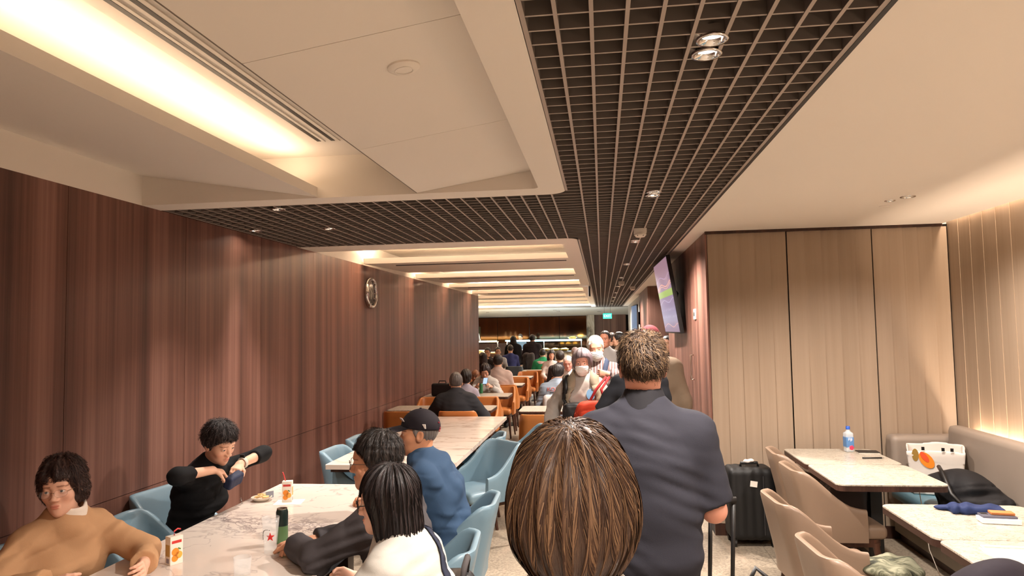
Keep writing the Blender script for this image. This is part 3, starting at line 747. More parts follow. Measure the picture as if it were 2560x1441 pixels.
bx('wall_column', -.62, -.30, MIRY-.25, MIRY+.05, 0, 2.5, M_COLM)
we = bx('wall_exit', -.30, 1.0, MIRY-.1, MIRY+.05, 0, 2.5, M_GAP)
for i in range(4): bx('panel', -.29+i*.32, .02+i*.32, MIRY-.115, MIRY-.1, 0, 2.42, M_WOODX, we)
bx('wall_far_left', -8.2, -8, 16, Y1, 0, 3.2, M_WOOD)
bx('wall_behind_left', -8, -3.1, 15.9, 16.1, 0, 3.2, M_WOODX)
bx('wall_back', -3.1, 3.1, Y0-.2, Y0, 0, 3.2, M_WOODX)
# ------------------------------------------------------------------ ceiling
bx('ceiling', -8, 6, Y0, Y1, 3.2, 3.3, M_PLEN)
GXL, GXR = -.195, .745
cr = bx('ceiling_right', GXR+.022, XR-.05, Y0, 6.2, ZC, ZC+.06, M_WHITE)
bx('ceiling_corridor_right', GXR+.022, 3.0, 6.2, 25.8, ZC, ZC+.06, M_WHITE)
bx('trim_slot', XR-.05, XR+.1, Y0, 6.2, ZC+.16, ZC+.18, M_WHITE)
bx('trim_wall_head', .90, XR-.05, 6.16, 6.2, 2.553, ZC, M_DARKWOOD)
# white frame of the first cove bay: L-shaped with a rounded outer corner
def arc(cx, cy, r, a0, a1, n=8): return [(cx+r*math.cos(R(a0+(a1-a0)*i/n)), cy+r*math.sin(R(a0+(a1-a0)*i/n))) for i in range(n+1)]
B1 = 4.22; XRI = -.345
poly = [(GXL, Y0)]+arc(GXL-.11, B1-.11, .11, 0, 90)+[(XL, B1), (XL, 4.03)]+arc(XRI-.04, 4.03-.04, .04, 90, 0, 4)+[(XRI, Y0)]
MB().prism(poly, ZC, 2.86).build('ceiling_frame_near', M_WHITE)['kind'] = 'structure'
MB().prism([(GXL+.004, Y0)]+arc(GXL-.11, B1-.11, .114, 0, 90)+[(XL, B1+.004), (XL, B1-.02), (GXL-.2, B1-.02), (GXL-.02, B1-.2), (GXL-.02, Y0)], ZC+.003, ZC+.05).build('trim_1', M_BLACK)['kind'] = 'structure'
cb1 = bx('ceiling_cove_near', -2.9, XRI, Y0, 4.03, 2.83, 2.86, M_WHITE)
bx('riser', -2.86, XL, Y0, 4.22, ZC, 2.86, M_WHITE, cb1)
def slab_xz(name, pts, y0, y1, mat, parent):
    b = MB(); a = [b.bm.verts.new((x, y0, z)) for x, z in pts]; c = [b.bm.verts.new((x, y1, z)) for x, z in pts]; n = len(pts)
    b.bm.faces.new(a); b.bm.faces.new(c[::-1])
    for i in range(n): b.bm.faces.new((a[i], a[(i+1) % n], c[(i+1) % n], c[i]))
    return b.build(name, mat, parent)
slab_xz('sloped_panel', [(-2.845, 2.765), (-1.69, 2.580), (-1.69, 2.640), (-1.71, 2.640), (-1.71, 2.605), (-2.845, 2.785)], Y0, 4.03, M_WHITE, cb1)
PJ = [(Y0, .9), (.9, 1.98), (1.98, 3.02), (3.02, 4.03)]
for a, b in PJ: slab_xz('sloped_panel', [(-1.07, 2.58), (XRI, 2.69), (XRI, 2.71), (-1.045, 2.60), (-1.045, 2.63), (-1.07, 2.63)], a+.0015, b-.0015, M_WHITE, cb1)
bx('edge_trim', -1.074, -1.070, Y0, 4.03, 2.578, 2.634, plain('edge_grey', (120, 110, 100), .5), cb1)
# slot diffuser in the lit cove
df = empty('air_diffuser', (0, 0, 2.83), 0, 'long white slot air diffuser set in the lit near cove', 'air vent')
bx('frame', -1.60, -1.25, Y0, 3.72, -.014, .0, M_WHITE, df)
for x in (-1.535, -1.455, -1.365): bx('slot', x, x+.022, Y0, 3.66, -.0155, -.0135, M_BLACK, df)
for x in (-1.50, -1.415, -1.33): bx('blade', x, x+.012, Y0, 3.66, -.020, -.012, M_WHITE, df)
area('cove_lamp_near', (-1.80, .45, 2.655), .05, 6.9, 6.5, (1.0, .73, .50), (R(180), R(-8), 0))
# second cove field: transverse bays
B2 = 6.32; BE = 25.8
poly2 = [(-.205, BE), (XRI-.015, BE), (XRI-.015, 6.72), (XL-.0, 6.72), (XL, B2)]+arc(-.205-.11, B2+.11, .11, -90, 0)
MB().prism(poly2, ZC, 2.86).build('ceiling_frame_far', M_WHITE)['kind'] = 'structure'
MB().prism([(-.201, BE), (-.22, BE), (-.22, B2+.2), (-.4, B2+.02), (XL, B2+.02), (XL, B2-.004)]+arc(-.315, B2+.11, .114, -90, 0), ZC+.003, ZC+.05).build('trim_2', M_BLACK)['kind'] = 'structure'
cb2 = bx('ceiling_cove_far', -8, XRI-.015, 6.6, BE, 2.83, 2.86, M_WHITE)
bx('riser', -2.86, XL, B2, 16.1, ZC, 2.86, M_WHITE, cb2)
lips = [8.1+2.37*k for k in range(8)]
def slab_yz(name, pts, x0, x1, mat, parent):
    b = MB(); a = [b.bm.verts.new((x0, y, z)) for y, z in pts]; c = [b.bm.verts.new((x1, y, z)) for y, z in pts]; n = len(pts)
    b.bm.faces.new(a); b.bm.faces.new(c[::-1])
    for i in range(n): b.bm.faces.new((a[i], a[(i+1) % n], c[(i+1) % n], c[i]))
    return b.build(name, mat, parent)
for k, y in enumerate(lips):
    xl = XL+.02 if y < 15.9 else -8; e = min(y+1.98, BE)
    slab_yz('sloped_panel', [(y, 2.583), (e, 2.636), (e, 2.66), (y+.03, 2.61), (y+.03, 2.648), (y, 2.648)], xl, XRI-.02, M_WHITE, cb2)
    bx('slot', xl+.3, XRI-.06, y+.34, y+.375, 2.585, 2.598, M_BLACK, cb2)
    area('cove_lamp_far', ((xl+XRI)/2, y+.09, 2.675), XRI-xl-.1, .05, 17 if y < 15.9 else 40, LC, (R(180), 0, 0))
slab_yz('ceiling_soffit', [(BE, ZC), (MIRY+.05, 2.33), (MIRY+.05, 2.36), (BE, ZC+.05)], -8, 3, plain('soffit_grey', (208, 208, 204), .7), None)['kind'] = 'structure'
bx('trim_3', -8, 3, BE-.02, BE+.02, ZC-.02, ZC+.3, plain('edge_grey', (120, 110, 100), .5))
# ------------------------------------------------------------------ egg-crate grid
PIT = (GXR-GXL)/10; cg = empty('ceiling_grid', (0, 0, ZC), 0, kind='structure'); BH = .075; BWD = .0115
bar_me = {}
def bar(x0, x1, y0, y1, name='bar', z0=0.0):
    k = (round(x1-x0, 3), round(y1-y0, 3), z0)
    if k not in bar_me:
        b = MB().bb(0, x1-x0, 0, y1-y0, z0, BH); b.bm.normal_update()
        for f_ in b.bm.faces: f_.material_index = 1 if f_.normal.z < -.5 else 0  # undersides take the lit tone, other faces the shaded tone
        me = bpy.data.meshes.new(name); b.bm.to_mesh(me); b.bm.free(); me.materials.append(M_BAR); me.materials.append(M_BAR_LIT); bar_me[k] = me
    return link(name, bar_me[k], None, cg, (x0, y0, 0))
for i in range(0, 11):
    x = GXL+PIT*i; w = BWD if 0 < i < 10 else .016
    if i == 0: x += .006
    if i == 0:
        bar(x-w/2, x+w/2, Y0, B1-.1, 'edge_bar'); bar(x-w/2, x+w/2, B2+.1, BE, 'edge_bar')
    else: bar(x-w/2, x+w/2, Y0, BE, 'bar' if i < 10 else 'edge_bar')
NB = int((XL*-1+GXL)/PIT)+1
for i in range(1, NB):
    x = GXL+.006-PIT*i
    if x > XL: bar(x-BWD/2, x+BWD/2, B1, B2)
ny = 0; rest = MB()
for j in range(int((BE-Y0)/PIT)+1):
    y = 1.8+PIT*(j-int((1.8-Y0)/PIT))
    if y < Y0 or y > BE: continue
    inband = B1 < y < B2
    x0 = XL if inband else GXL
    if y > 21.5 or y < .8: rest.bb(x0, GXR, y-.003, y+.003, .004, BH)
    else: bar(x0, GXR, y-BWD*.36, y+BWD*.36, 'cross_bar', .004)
tag(rest.build('cross_bars_beyond', M_BAR, cg), kind='stuff')
bx('trim_4', GXR+.008, GXR+.024, Y0, BE, ZC-.002, ZC+.08, M_BLACK)
# ------------------------------------------------------------------ fittings in the ceiling
M_LAMP = emit('lamp_disc', (255, 238, 215), 60.0); M_CHROME = plain('chrome', (210, 208, 205), .12, 1.0, .02)
def downlight(x, y, z, label, group, power, ang=85, tilt=(0, 0), twin=False, r=.036, col=LW):
    o = empty('downlight', (x, y, z), 0, label, 'ceiling light', group)
    for k in ((0,) if not twin else (-.055, .055)):
        MB().lathe([(r*1.28, .003), (r*1.28, -.004), (r*1.02, -.004), (r*.85, .022), (r*.85, .03), (r*1.28, .03)], (0, k, 0), 20).build('bezel', M_CHROME, o, smooth=True)
        MB().lathe([(0, .014), (r*.86, .014), (r*.86, .018), (0, .018)], (0, k, 0), 20).build('lamp', M_LAMP, o)
    spot('downlight_beam', (0, 0, -.012), power, ang, .7, col, (R(tilt[0]), R(tilt[1]), 0), .04, o)
    return o
LD = 'twin round downlight set in the grid ceiling over the aisle'
for y, w_ in zip((-2.6, -.27, 2.08, 4.34, 6.69, 9.05, 11.4, 13.75, 16.1, 18.45, 20.8, 23.1), ('unseen extra by the back wall', 'unseen extra over the place where aisle begins', 'above the polo man', 'level with the front edge of grid band', 'just past the near smoke detector', 'level with the screen end', 'before the farther smoke detector', 'level with the brown pier front', 'level with the wall end', 'over the green shirt table', 'next to the last before the exit sign', 'next to the exit sign')):  # first two are unseen, added behind the camera for more light
    downlight(.335, y, ZC, 'twin round downlight in the aisle grid, '+w_, 'aisle downlights', 98, 152, twin=True)
downlight(-2.09, 4.34, ZC, 'round downlight in the grid band close to the near cove', None, 30, 90)
downlight(-2.70, 5.21, ZC, 'round wall-washing downlight in the grid band beside the brown wall', None, 40, 60, (0, -12))
downlight(-2.10, 5.24, ZC, 'round downlight in the middle of the grid band', None, 30, 90)
for y, w_ in ((4.80, 'nearest the beige wall'), (2.2, 'above the near stone tables'), (-.4, 'unseen extra farthest from the beige wall')): downlight(1.99, y, ZC, 'round downlight in the plain white ceiling, '+w_, 'banquette downlights', 54, 150)  # the last one is out of view, kept for the light it adds
downlight(1.93, 4.93, ZC, 'small second downlight beside the one in the white ceiling', None, 10, 90, r=.026)
def disc(x, y, z, label, r=.05, h=.012, rx=0):
    o = empty('ceiling_disc', (x, y, z), 0, label, 'ceiling fitting'); o.rotation_euler = (0, rx, 0)
    MB().lathe([(0, -h), (r*.8, -h), (r, -h*.4), (r, .002), (0, .002)], (0, 0, 0), 28).build('plate', M_WHITE, o, auto=True)
    MB().lathe([(r*.5, -h-.001), (r*.55, -h-.003), (r*.6, -h-.001)], (0, 0, 0), 28).build('ring', M_WHITE, o, smooth=True)
disc(-.64, 2.25, 2.645, 'round white cover disc on the sloped ceiling panel', .055, .014, R(-8.6))
disc(1.99, 5.15, ZC, 'flat round detector on the plain white ceiling', .045, .008)
def detector(x, y, label):
    o = empty('smoke_detector', (x, y, ZC), 0, label, 'smoke detector')
    MB().box((0, 0, -.012), (.105, .085, .05), bev=.012).build('housing', M_WHITE, o, auto=True)
    MB().lathe([(.05, -.036), (.05, -.05), (.036, -.066), (0, -.07)], (0, 0, 0), 20).build('sensor', M_WHITE, o, auto=True)
    for k in range(6): a = k*math.pi/3; MB().box((.041*math.cos(a), .041*math.sin(a), -.056), (.012, .004, .010), a).build('vent', M_BLACK, o)
detector(.335, 5.88, 'boxy white smoke detector on the grid ceiling, nearest the grid band'); detector(.36, 12.4, 'boxy white smoke detector farther along the aisle grid'); detector(.62, 14.0, 'small white detector at the edge of the aisle grid')
# ------------------------------------------------------------------ chairs
def leather(name, c, rough=.42): return plain(name, c, rough, 0, .05, 6, .12, 260, .5)
M_BLUE = leather('blue_leather', (108, 134, 148)); M_ORANGE = leather('orange_leather', (184, 112, 54)); M_TAN = leather('tan_leather', (132, 110, 92)); M_GREYCH = leather('slate_leather', (92, 104, 112))
M_LEG = wood_mat('leg_walnut', (52, 30, 22), (72, 44, 32), (92, 58, 42), 'x', 8)
def chair_meshes():
    # shell: U-shaped wall of varying height
    hw, yb, yf, rc = .235, -.225, .105, .10
    path = []
    for i in range(9): path.append((hw, yf-(yf-(yb+rc))*i/8.0))
    for i in range(1, 7): a = R(0-90*i/6); path.append((hw-rc+rc*math.cos(a), yb+rc+rc*math.sin(a)))
    for i in range(1, 8): path.append((hw-rc-(2*(hw-rc))*i/8.0, yb))
    for i in range(0, 7): a = R(-90-90*i/6); path.append((-hw+rc+rc*math.cos(a), yb+rc+rc*math.sin(a)))
    for i in range(1, 9): path.append((-hw, yb+rc+(yf-(yb+rc))*i/8.0))
    rings = []; zb = .375
    n = len(path)
    for i, (x, y) in enumerate(path):
        p0 = path[max(i-1, 0)]; p1 = path[min(i+1, n-1)]; tx, ty = p1[0]-p0[0], p1[1]-p0[1]; l = math.hypot(tx, ty); nx, ny = -ty/l, tx/l   # outward
        if nx*x+ny*(y-.0) < 0: nx, ny = -nx, -ny
        s = max(0, (y-(yb+.045)))
        zt = .585+.225*math.exp(-(s/.125)**1.9)-.02*s
        tk = .034 if s < .1 else .032
        prof = []
        H = zt-zb
        for v in (0, .12, .35, .6, .82, .95): prof.append((tk/2+.006*math.sin(v*3.1), zb+H*v))
        prof += [(tk*.36, zt-.004), (0, zt), (-tk*.36, zt-.004)]
        for v in (.95, .82, .6, .35, .12, 0): prof.append((-tk/2, zb+H*v))
        ring = []
        for o, z in prof:
            u = max(0, (z-.42))/.38; back = math.exp(-(s/.2)**2)
            ring.append((x+nx*o+x*.10*u*(1-back*.9)-x*.10*u*back, y+ny*o-.085*u**1.25*back, z))
        rings.append(ring)
    m = len(rings[0]); V = [p for r in rings for p in r]; F = []
    for i in range(n-1):
        for k in range(m): a, b = i*m+k, i*m+(k+1) % m; F.append((a, b, b+m, a+m))
    bm = bmesh.new(); vs_ = [bm.verts.new(p) for p in V]
    for f in F: bm.faces.new([vs_[i] for i in f])
    bm.faces.new([vs_[k] for k in range(m)]); bm.faces.new([vs_[(n-1)*m+k] for k in range(m)][::-1])
    bmesh.ops.recalc_face_normals(bm, faces=bm.faces); sh = bpy.data.meshes.new('backrest'); bm.to_mesh(sh); bm.free()
    sh.polygons.foreach_set('use_smooth', np.ones(len(sh.polygons), bool)); sh.set_sharp_from_angle(angle=R(60))
    V, F = sdf_mesh(lambda P: rbox((0, .01, .425), (.215, .235, .045), .035)(P)-.012*np.exp(-((P[:, 0]/.15)**2+((P[:, 1]-.02)/.16)**2)), (-.24, -.25, .36), (.24, .27, .50), .014)
    seat = npmesh('seat', V, F)
    b = MB(); b.prism(rrect(-.20, .20, -.20, .215, .06), .335, .382); fr = bpy.data.meshes.new('seat_frame'); b.bm.to_mesh(fr); b.bm.free()
    lg = []
    for sx in (-1, 1):
        for yy, sp in ((.17, .05), (-.18, -.06)):
            b = MB(); b.cone((sx*.185, yy, .36), (sx*.215, yy+sp, 0), .023, .013, 10); me = bpy.data.meshes.new('leg'); b.bm.to_mesh(me); b.bm.free(); me.polygons.foreach_set('use_smooth', np.ones(len(me.polygons), bool)); me.set_sharp_from_angle(angle=R(40)); lg.append(me)
    return sh, seat, fr, lg
CH = chair_meshes(); CHM = {}
def chair(x, y, yaw, kind, label, group=None):
    o = empty('dining_chair', (x, y, 0), R(yaw), label, 'chair', group); m = {'blue': M_BLUE, 'orange': M_ORANGE, 'tan': M_TAN, 'grey': M_GREYCH}[kind]
    if kind not in CHM:
        a, b = CH[0].copy(), CH[1].copy(); a.materials.append(m); b.materials.append(m); CHM[kind] = (a, b)
    for me in [CH[2]]+CH[3]:
        if not len(me.materials): me.materials.append(M_LEG)
    link('backrest', CHM[kind][0], None, o); link('seat', CHM[kind][1], None, o); link('seat_frame', CH[2], None, o)
    for me in CH[3]: link('leg', me, None, o)
    return o
# ------------------------------------------------------------------ tables
def marble_mat():
    t = NT('veined_marble'); p = t.pos(); s = t.add('ShaderNodeSeparateXYZ', {0: p})
    w = t.noise(p, 1.6, 4, .6); wv = t.add('ShaderNodeVectorMath', {0: p, 1: t.add('ShaderNodeVectorMath', {0: t.add('ShaderNodeTexNoise', {'Vector': p, 'Scale': 2.0, 'Detail': 4.0}).outputs['Color'], 1: (.55, .55, .55)}, operation='MULTIPLY').outputs[0]}, operation='ADD').outputs[0]
    def vein(vec, sc, th, det=3):
        n = t.noise(vec, sc, det, .55); d = t.math('ABSOLUTE', t.math('SUBTRACT', n, .5)); return t.ramp(d, [(0.0, 1.0), (th, 0.0)])
    v1 = vein(wv, 1.7, .007, 4); v2 = vein(wv, 5, .03, 4); v3 = vein(wv, 12, .06, 4)
    # cluster of dense veining across the table near its far third
    yy = t.math('ADD', s.outputs[1], t.math('MULTIPLY', s.outputs[0], .28)); cl = t.math('ABSOLUTE', t.math('SUBTRACT', yy, 3.10)); cl = t.ramp(t.math('ADD', cl, t.math('MULTIPLY', t.math('SUBTRACT', w, .5), .5)), [(.04, 1.0), (.20, 0.0)])
    f = t.math('MAXIMUM', t.math('MULTIPLY', v1, .42), t.math('MULTIPLY', t.math('MAXIMUM', v2, t.math('MULTIPLY', v3, .8)), cl))
    base = t.mix(w, srgb((222, 210, 200)), srgb((206, 192, 180)))
    t.base(t.mix(t.math('MULTIPLY', f, .85), base, srgb((104, 92, 96)))); t.set(Roughness=.16); return t.m
def marble2_mat():
    t = NT('linear_marble'); p = t.pos((.35, 1.2, 1), rot=(0, 0, .12)); n = t.noise(p, 3.2, 4, .6, .6); d = t.math('ABSOLUTE', t.math('SUBTRACT', n, .5)); w = t.noise(p, 1.2, 2)
    t.base(t.mix(t.math('MULTIPLY', t.ramp(d, [(0., 1.), (.03, .0)]), t.ramp(w, [(.35, 0.), (.6, .7)])), srgb((214, 198, 184)), srgb((138, 112, 100)))); t.set(Roughness=.16); return t.m
def granite_mat():
    t = NT('crackle_stone'); p = t.pos((1, 1.5, 1)); n = t.noise(p, 17, 4, .65, .8); d = t.math('ABSOLUTE', t.math('SUBTRACT', n, .5)); v = t.ramp(d, [(0., 1.), (.035, 0.)]); b = t.noise(p, 60, 2)
    k = t.mix(b, srgb((178, 169, 154)), srgb((194, 185, 170))); t.base(t.mix(t.math('MULTIPLY', v, .8), k, srgb((112, 98, 84)))); t.set(Roughness=.28); return t.m
M_MARB, M_MARB2, M_GRAN = marble_mat(), marble2_mat(), granite_mat()
M_EDGE = wood_mat('table_edge_dark', (44, 28, 22), (62, 40, 32), (80, 54, 44), 'x', 4)
def top_mesh(x0, x1, y0, y1, z0, z1, r):
    b = MB(); b.prism(rrect(x0, x1, y0, y1, r), z0, z1)
    es = [e for e in b.bm.edges if abs(e.verts[0].co.z-z1) < 1e-5 and abs(e.verts[1].co.z-z1) < 1e-5]; bmesh.ops.bevel(b.bm, geom=es, offset=.003, segments=2, affect='EDGES'); return b
def long_table(name, x0, x1, y0, y1, mat, label):
    o = empty('communal_table', ((x0+x1)/2, (y0+y1)/2, 0), 0, label, 'table'); w, d = (x1-x0)/2, (y1-y0)/2
    top_mesh(-w, w, -d, d, .715, .75, .012).build('tabletop', mat, o, auto=True)
    top_mesh(-w+.03, w-.03, -d+.03, d-.03, .69, .715, .01).build('underframe', M_EDGE, o, auto=True)
    for yy in (-d+.45, d-.45):
        MB().box((0, yy, .36), (.34, .10, .66), bev=.01).build('pedestal', M_EDGE, o, auto=True); MB().box((0, yy, .015), (.60, .42, .03), bev=.008).build('foot_plate', M_EDGE, o, auto=True)
    return o
long_table('t', -2.17, -1.20, 1.9, 4.56, M_MARB, 'long white marble communal table with dark cluster of veins and drinks on it')
long_table('t', -2.13, -1.13, 5.22, 8.22, M_MARB2, 'long pale marble communal table with fine brown veins, behind the man in the cap')
def small_table(x0, x1, y0, y1, label, mat=M_GRAN, group=None, wide=False):
    o = empty('dining_table', ((x0+x1)/2, (y0+y1)/2, 0), 0, label, 'table', group); w, d = (x1-x0)/2-.002, (y1-y0)/2-.002
    top_mesh(-w, w, -d, d, .742, .75, .05).build('tabletop', mat, o, auto=True); top_mesh(-w, w, -d, d, .708, .742, .05).build('edge_band', M_EDGE, o, auto=True)
    for xx in ((0,) if not wide else (-w*.55, w*.55)):
        MB().box((xx, 0, .36), (.075, .075, .70), bev=.006).build('pedestal', M_BLACK, o, auto=True); MB().box((xx, 0, .008), (.42, .42, .016), bev=.004).build('foot_plate', M_BLACK, o, auto=True)
    return o
small_table(1.44, 2.11, 5.37, 6.04, 'crackle-veined stone table with water bottle against the beige wall')
small_table(1.44, 2.11, 4.69, 5.368, 'bare crackle-veined stone table pushed up to the one with the water bottle')
small_table(1.51, 2.24, 3.54, 4.21, 'crackle-veined stone table carrying a navy pouch and an orange wallet')
small_table(1.51, 2.24, 2.86, 3.538, 'crackle-veined stone table with a clear plastic tray in front of the pouch table')
ot = 'stone-topped table between orange chairs '
small_table(-2.80, -1.42, 8.86, 9.46, ot+'at which the hooded man sits', wide=True)
small_table(-2.80, -1.45, 10.70, 11.32, ot+'at which the woman in white cardigan sits', wide=True)
small_table(-2.80, -1.48, 12.85, 13.47, ot+'at which the person in pale pink sits', wide=True)
small_table(-2.80, -1.52, 14.95, 15.58, ot+'with nobody sitting at it, beside the wall end', wide=True)
small_table(-1.06, -.36, 8.72, 9.36, 'small stone-topped table behind a lone orange chair, right of the long table')
small_table(-1.0, -.30, 11.0, 11.65, 'stone-topped table shared by jacket wearer and white-haired man')
small_table(-2.0, -1.15, 17.35, 18.0, 'stone-topped table behind the tall orange chair near the green shirt')
small_table(-3.3, -2.45, 17.2, 17.85, 'stone-topped table just past the end of brown wall')
small_table(-3.6, -2.95, 20.5, 21.1, 'narrow pale table standing near the warm buffet counter')
small_table(-1.15, -.35, 15.0, 15.7, 'stone-topped table at which the long-haired woman sits')
# blue chairs
chair(-2.27, 3.46, -86, 'blue', 'empty light blue leather chair between the two women by the wall')
chair(-2.49, 4.06, -98, 'blue', 'light blue leather chair on which the woman in black sits')
chair(-2.47, 2.84, -98, 'blue', 'light blue leather chair under the woman in tan sweater')
chair(-.93, 3.98, 92, 'blue', 'light blue leather chair on which the man in cap sits')
chair(-.90, 3.16, 95, 'blue', 'light blue leather chair on which the man in grey sits')
chair(-.72, 2.42, 92, 'blue', 'light blue leather chair with a black bag on its back')
chair(-1.96, 5.62, -92, 'blue', 'empty light blue chair on wall side of second long table, next its end')
chair(-1.98, 6.25, -88, 'blue', 'empty light blue chair on wall side of second long table, second along')
chair(-1.04, 5.83, 136, 'blue', 'empty light blue chair tucked at the corner of second long table, aisle side')
chair(-1.22, 6.42, 96, 'blue', 'empty light blue chair behind the corner one, aisle side of second table')
chair(-.88, 6.95, 98, 'blue', 'empty light blue chair turned out into the aisle, brown legs showing')
chair(-.74, 7.45, 96, 'blue', 'light blue chair in front of the lone orange chair')
# tan chairs
chair(1.56, 5.60, -92, 'tan', 'tan leather chair nearest the beige wall and suitcase')
chair(1.52, 5.00, -88, 'tan', 'tan leather chair tucked at the bare stone table')
chair(1.21, 4.12, -86, 'tan', 'tan leather chair with wide arm, drawn back beside pouch table')
chair(1.17, 3.24, -86, 'tan', 'tan leather chair drawn back beside the jacket-draped seat')
# orange chairs
G = 'orange chairs at the wall tables'
for i, yy in enumerate((9.16, 11.0, 13.15, 15.26)):
    who = ('the hooded man', 'the woman in white cardigan', 'the person in pale pink', 'nobody')[i]
    chair(-2.42, yy-.62, 0, 'orange', 'orange leather chair by the wall, near side of table of '+who)
    chair(-1.75, yy-.60, 2, 'orange', 'orange leather chair on aisle end, near side of table of '+who)
    chair(-2.42, yy+(.64 if i else .58), 180, 'orange', 'orange leather chair by the wall, far side of table of '+who)
    chair(-1.72, yy+(.66 if i else .58), 178, 'orange', 'orange leather chair on aisle end, far side of table of '+who)
chair(-.72, 8.20, 0, 'orange', 'lone orange leather chair with back to the long tables')
chair(-.60, 10.42, -4, 'orange', 'orange leather chair with a pale backpack hung on it')
chair(-.62, 12.25, 180, 'orange', 'orange leather chair under the white-haired man')
chair(-1.58, 16.85, 0, 'orange', 'orange leather chair standing alone in front of the green shirt')
chair(-1.45, 18.6, 10, 'orange', 'orange leather chair under the man in green')
chair(-.80, 14.35, 0, 'orange', 'orange leather chair under the dark-haired man in front of long-haired woman')
chair(-.78, 16.3, 180, 'orange', 'orange leather chair under the long-haired woman')
chair(-2.35, 18.9, 0, 'grey', 'slate grey leather chair in front of the buffet')
chair(-2.95, 16.6, 0, 'orange', 'orange leather chair just past the wall end')
chair(-3.0, 18.62, 180, 'orange', 'orange leather chair facing the diners past the wall end')
# ------------------------------------------------------------------ banquette
M_GREYL = leather('taupe_leather', (142, 128, 116), .55); M_SEATB = leather('blue_seat', (92, 130, 146))
bn = empty('banquette', (2.6, 4.5, 0), 0, 'taupe banquette with blue seat running along the right wall into the corner', 'bench')
def rb(name, x0, x1, y0, y1, z0, z1, r, mat, parent, h=.02):
    c = ((x0+x1)/2, (y0+y1)/2, (z0+z1)/2); hd = ((x1-x0)/2, (y1-y0)/2, (z1-z0)/2); off = np.array(parent.location, f32) if parent else np.zeros(3, f32)
    return sdf_obj(name, rbox(np.array(c)-off, hd, r), np.array((x0, y0, z0))-off, np.array((x1, y1, z1))-off, h, mat, parent)
rb('seat', 2.26, 2.72, 1.2, 6.06, .36, .47, .035, M_SEATB, bn); rb('backrest', 2.68, 2.80, 1.2, 6.0, .30, .95, .04, M_GREYL, bn); rb('end_backrest', 2.275, 2.82, 6.0, 6.165, .30, .86, .035, M_GREYL, bn)
MB().bb(2.32-2.6, 2.74-2.6, 1.2-4.5, 6.15-4.5, .08, .37).build('base', plain('bench_base', (150, 138, 122), .6), bn); MB().bb(2.36-2.6, 2.74-2.6, 1.2-4.5, 6.15-4.5, 0, .08).build('plinth', M_DARKWOOD, bn)
area('banquette_lamp', (2.826, 2.6, .84), .02, 6.6, 22, LC, (R(180), R(0), 0))
area('wall_slot_lamp', (2.835, 1.6, ZC+.12), .03, 9.0, 14, LC, (0, R(8), 0))
# ------------------------------------------------------------------ screens, clock, signs
def screen_mat():
    t = NT('departure_screen'); o = t.add('ShaderNodeTexCoord').outputs['Object']; s = t.add('ShaderNodeSeparateXYZ', {0: o}); u, v = s.outputs[0], s.outputs[1]
    bg = t.ramp(t.math('ADD', t.math('MULTIPLY', v, .9), .5), [(0., (.30, .20, .26)), (.35, (.22, .16, .30)), (.55, (.26, .17, .30)), (.8, (.28, .16, .22)), (1., (.34, .20, .24))])
    ban = t.ramp(v, [(.0, 0.), (.5, 0.)]); b1 = t.math('MULTIPLY', t.math('GREATER_THAN', v, .0), t.math('LESS_THAN', v, .075)); k = t.mix(b1, bg, (.28, .42, .08))
    w = t.math('ADD', v, t.math('MULTIPLY', t.math('SINE', t.math('MULTIPLY', u, 7.0)), .02))
    for c0, hw, c in ((.135, .007, (.75, .35, .28)), (.11, .005, (.75, .35, .28)), (-.05, .003, (.6, .55, .75)), (-.33, .004, (.8, .4, .35)), (.22, .004, (.5, .35, .55))):
        k = t.mix(t.math('LESS_THAN', t.math('ABSOLUTE', t.math('SUBTRACT', w, c0)), hw), k, c)
    rows = t.math('GREATER_THAN', t.math('SINE', t.math('MULTIPLY', v, 75.)), .55); tx = t.math('GREATER_THAN', t.noise(t.add('ShaderNodeMapping', {0: o, 'Scale': (38, 24, 1)}).outputs[0], 1.0, 1), .58); lowr = t.math('MULTIPLY', t.math('LESS_THAN', v, -.08), t.math('GREATER_THAN', v, -.3))
    k = t.mix(t.math('MULTIPLY', t.math('MULTIPLY', rows, tx), lowr), k, (.55, .45, .6))
    t.base((.02, .02, .02)); t.l.new(k, t.b.inputs['Emission Color']); t.b.inputs['Emission Strength'].default_value = .27; t.set(Roughness=.3); return t.m
tvb = [Vector((.82, 7.6, 1.69)), Vector((.79, 9.0, 1.69)), Vector((.675, 9.0, 2.525)), Vector((.69, 7.6, 2.53))]
tv = empty('wall_screen', tuple(sum(tvb, Vector())/4), 0, 'large flat flight-information screen hung on brown corridor wall', 'screen')
ax = (tvb[0]-tvb[1]).normalized(); up = (tvb[3]-tvb[0]); wd = (tvb[0]-tvb[1]).length; hg = up.length; up.normalize(); nn = ax.cross(up).normalized(); up = nn.cross(ax)
tm_ = Matrix((ax, up, nn)).transposed().to_4x4()
if (tm_ @ Vector((0, 0, 1))).x > 0: ax = -ax; nn = ax.cross(up); tm_ = Matrix((ax, up, nn)).transposed().to_4x4()
tv.matrix_world = Matrix.Translation(sum(tvb, Vector())/4) @ tm_
MB().box((0, 0, -.022), (wd, hg, .040), bev=.004).build('casing', M_BLACK, tv, auto=True)
MB().poly([(-wd/2+.012, -hg/2+.018, .0005), (wd/2-.012, -hg/2+.018, .0005), (wd/2-.012, hg/2-.012, .0005), (-wd/2+.012, hg/2-.012, .0005)]).build('display', screen_mat(), tv)
MB().box((0, 0, -.055), (.42, .42, .03)).build('mount_plate', M_BLACK, tv)
for q in (-.12, .12): MB().tube([(q, .12, -.06), (q*.5, .02, -.13), (q*.3, -.08, -.09)], .016, 8).build('mount_arm', M_BLACK, tv, smooth=True)
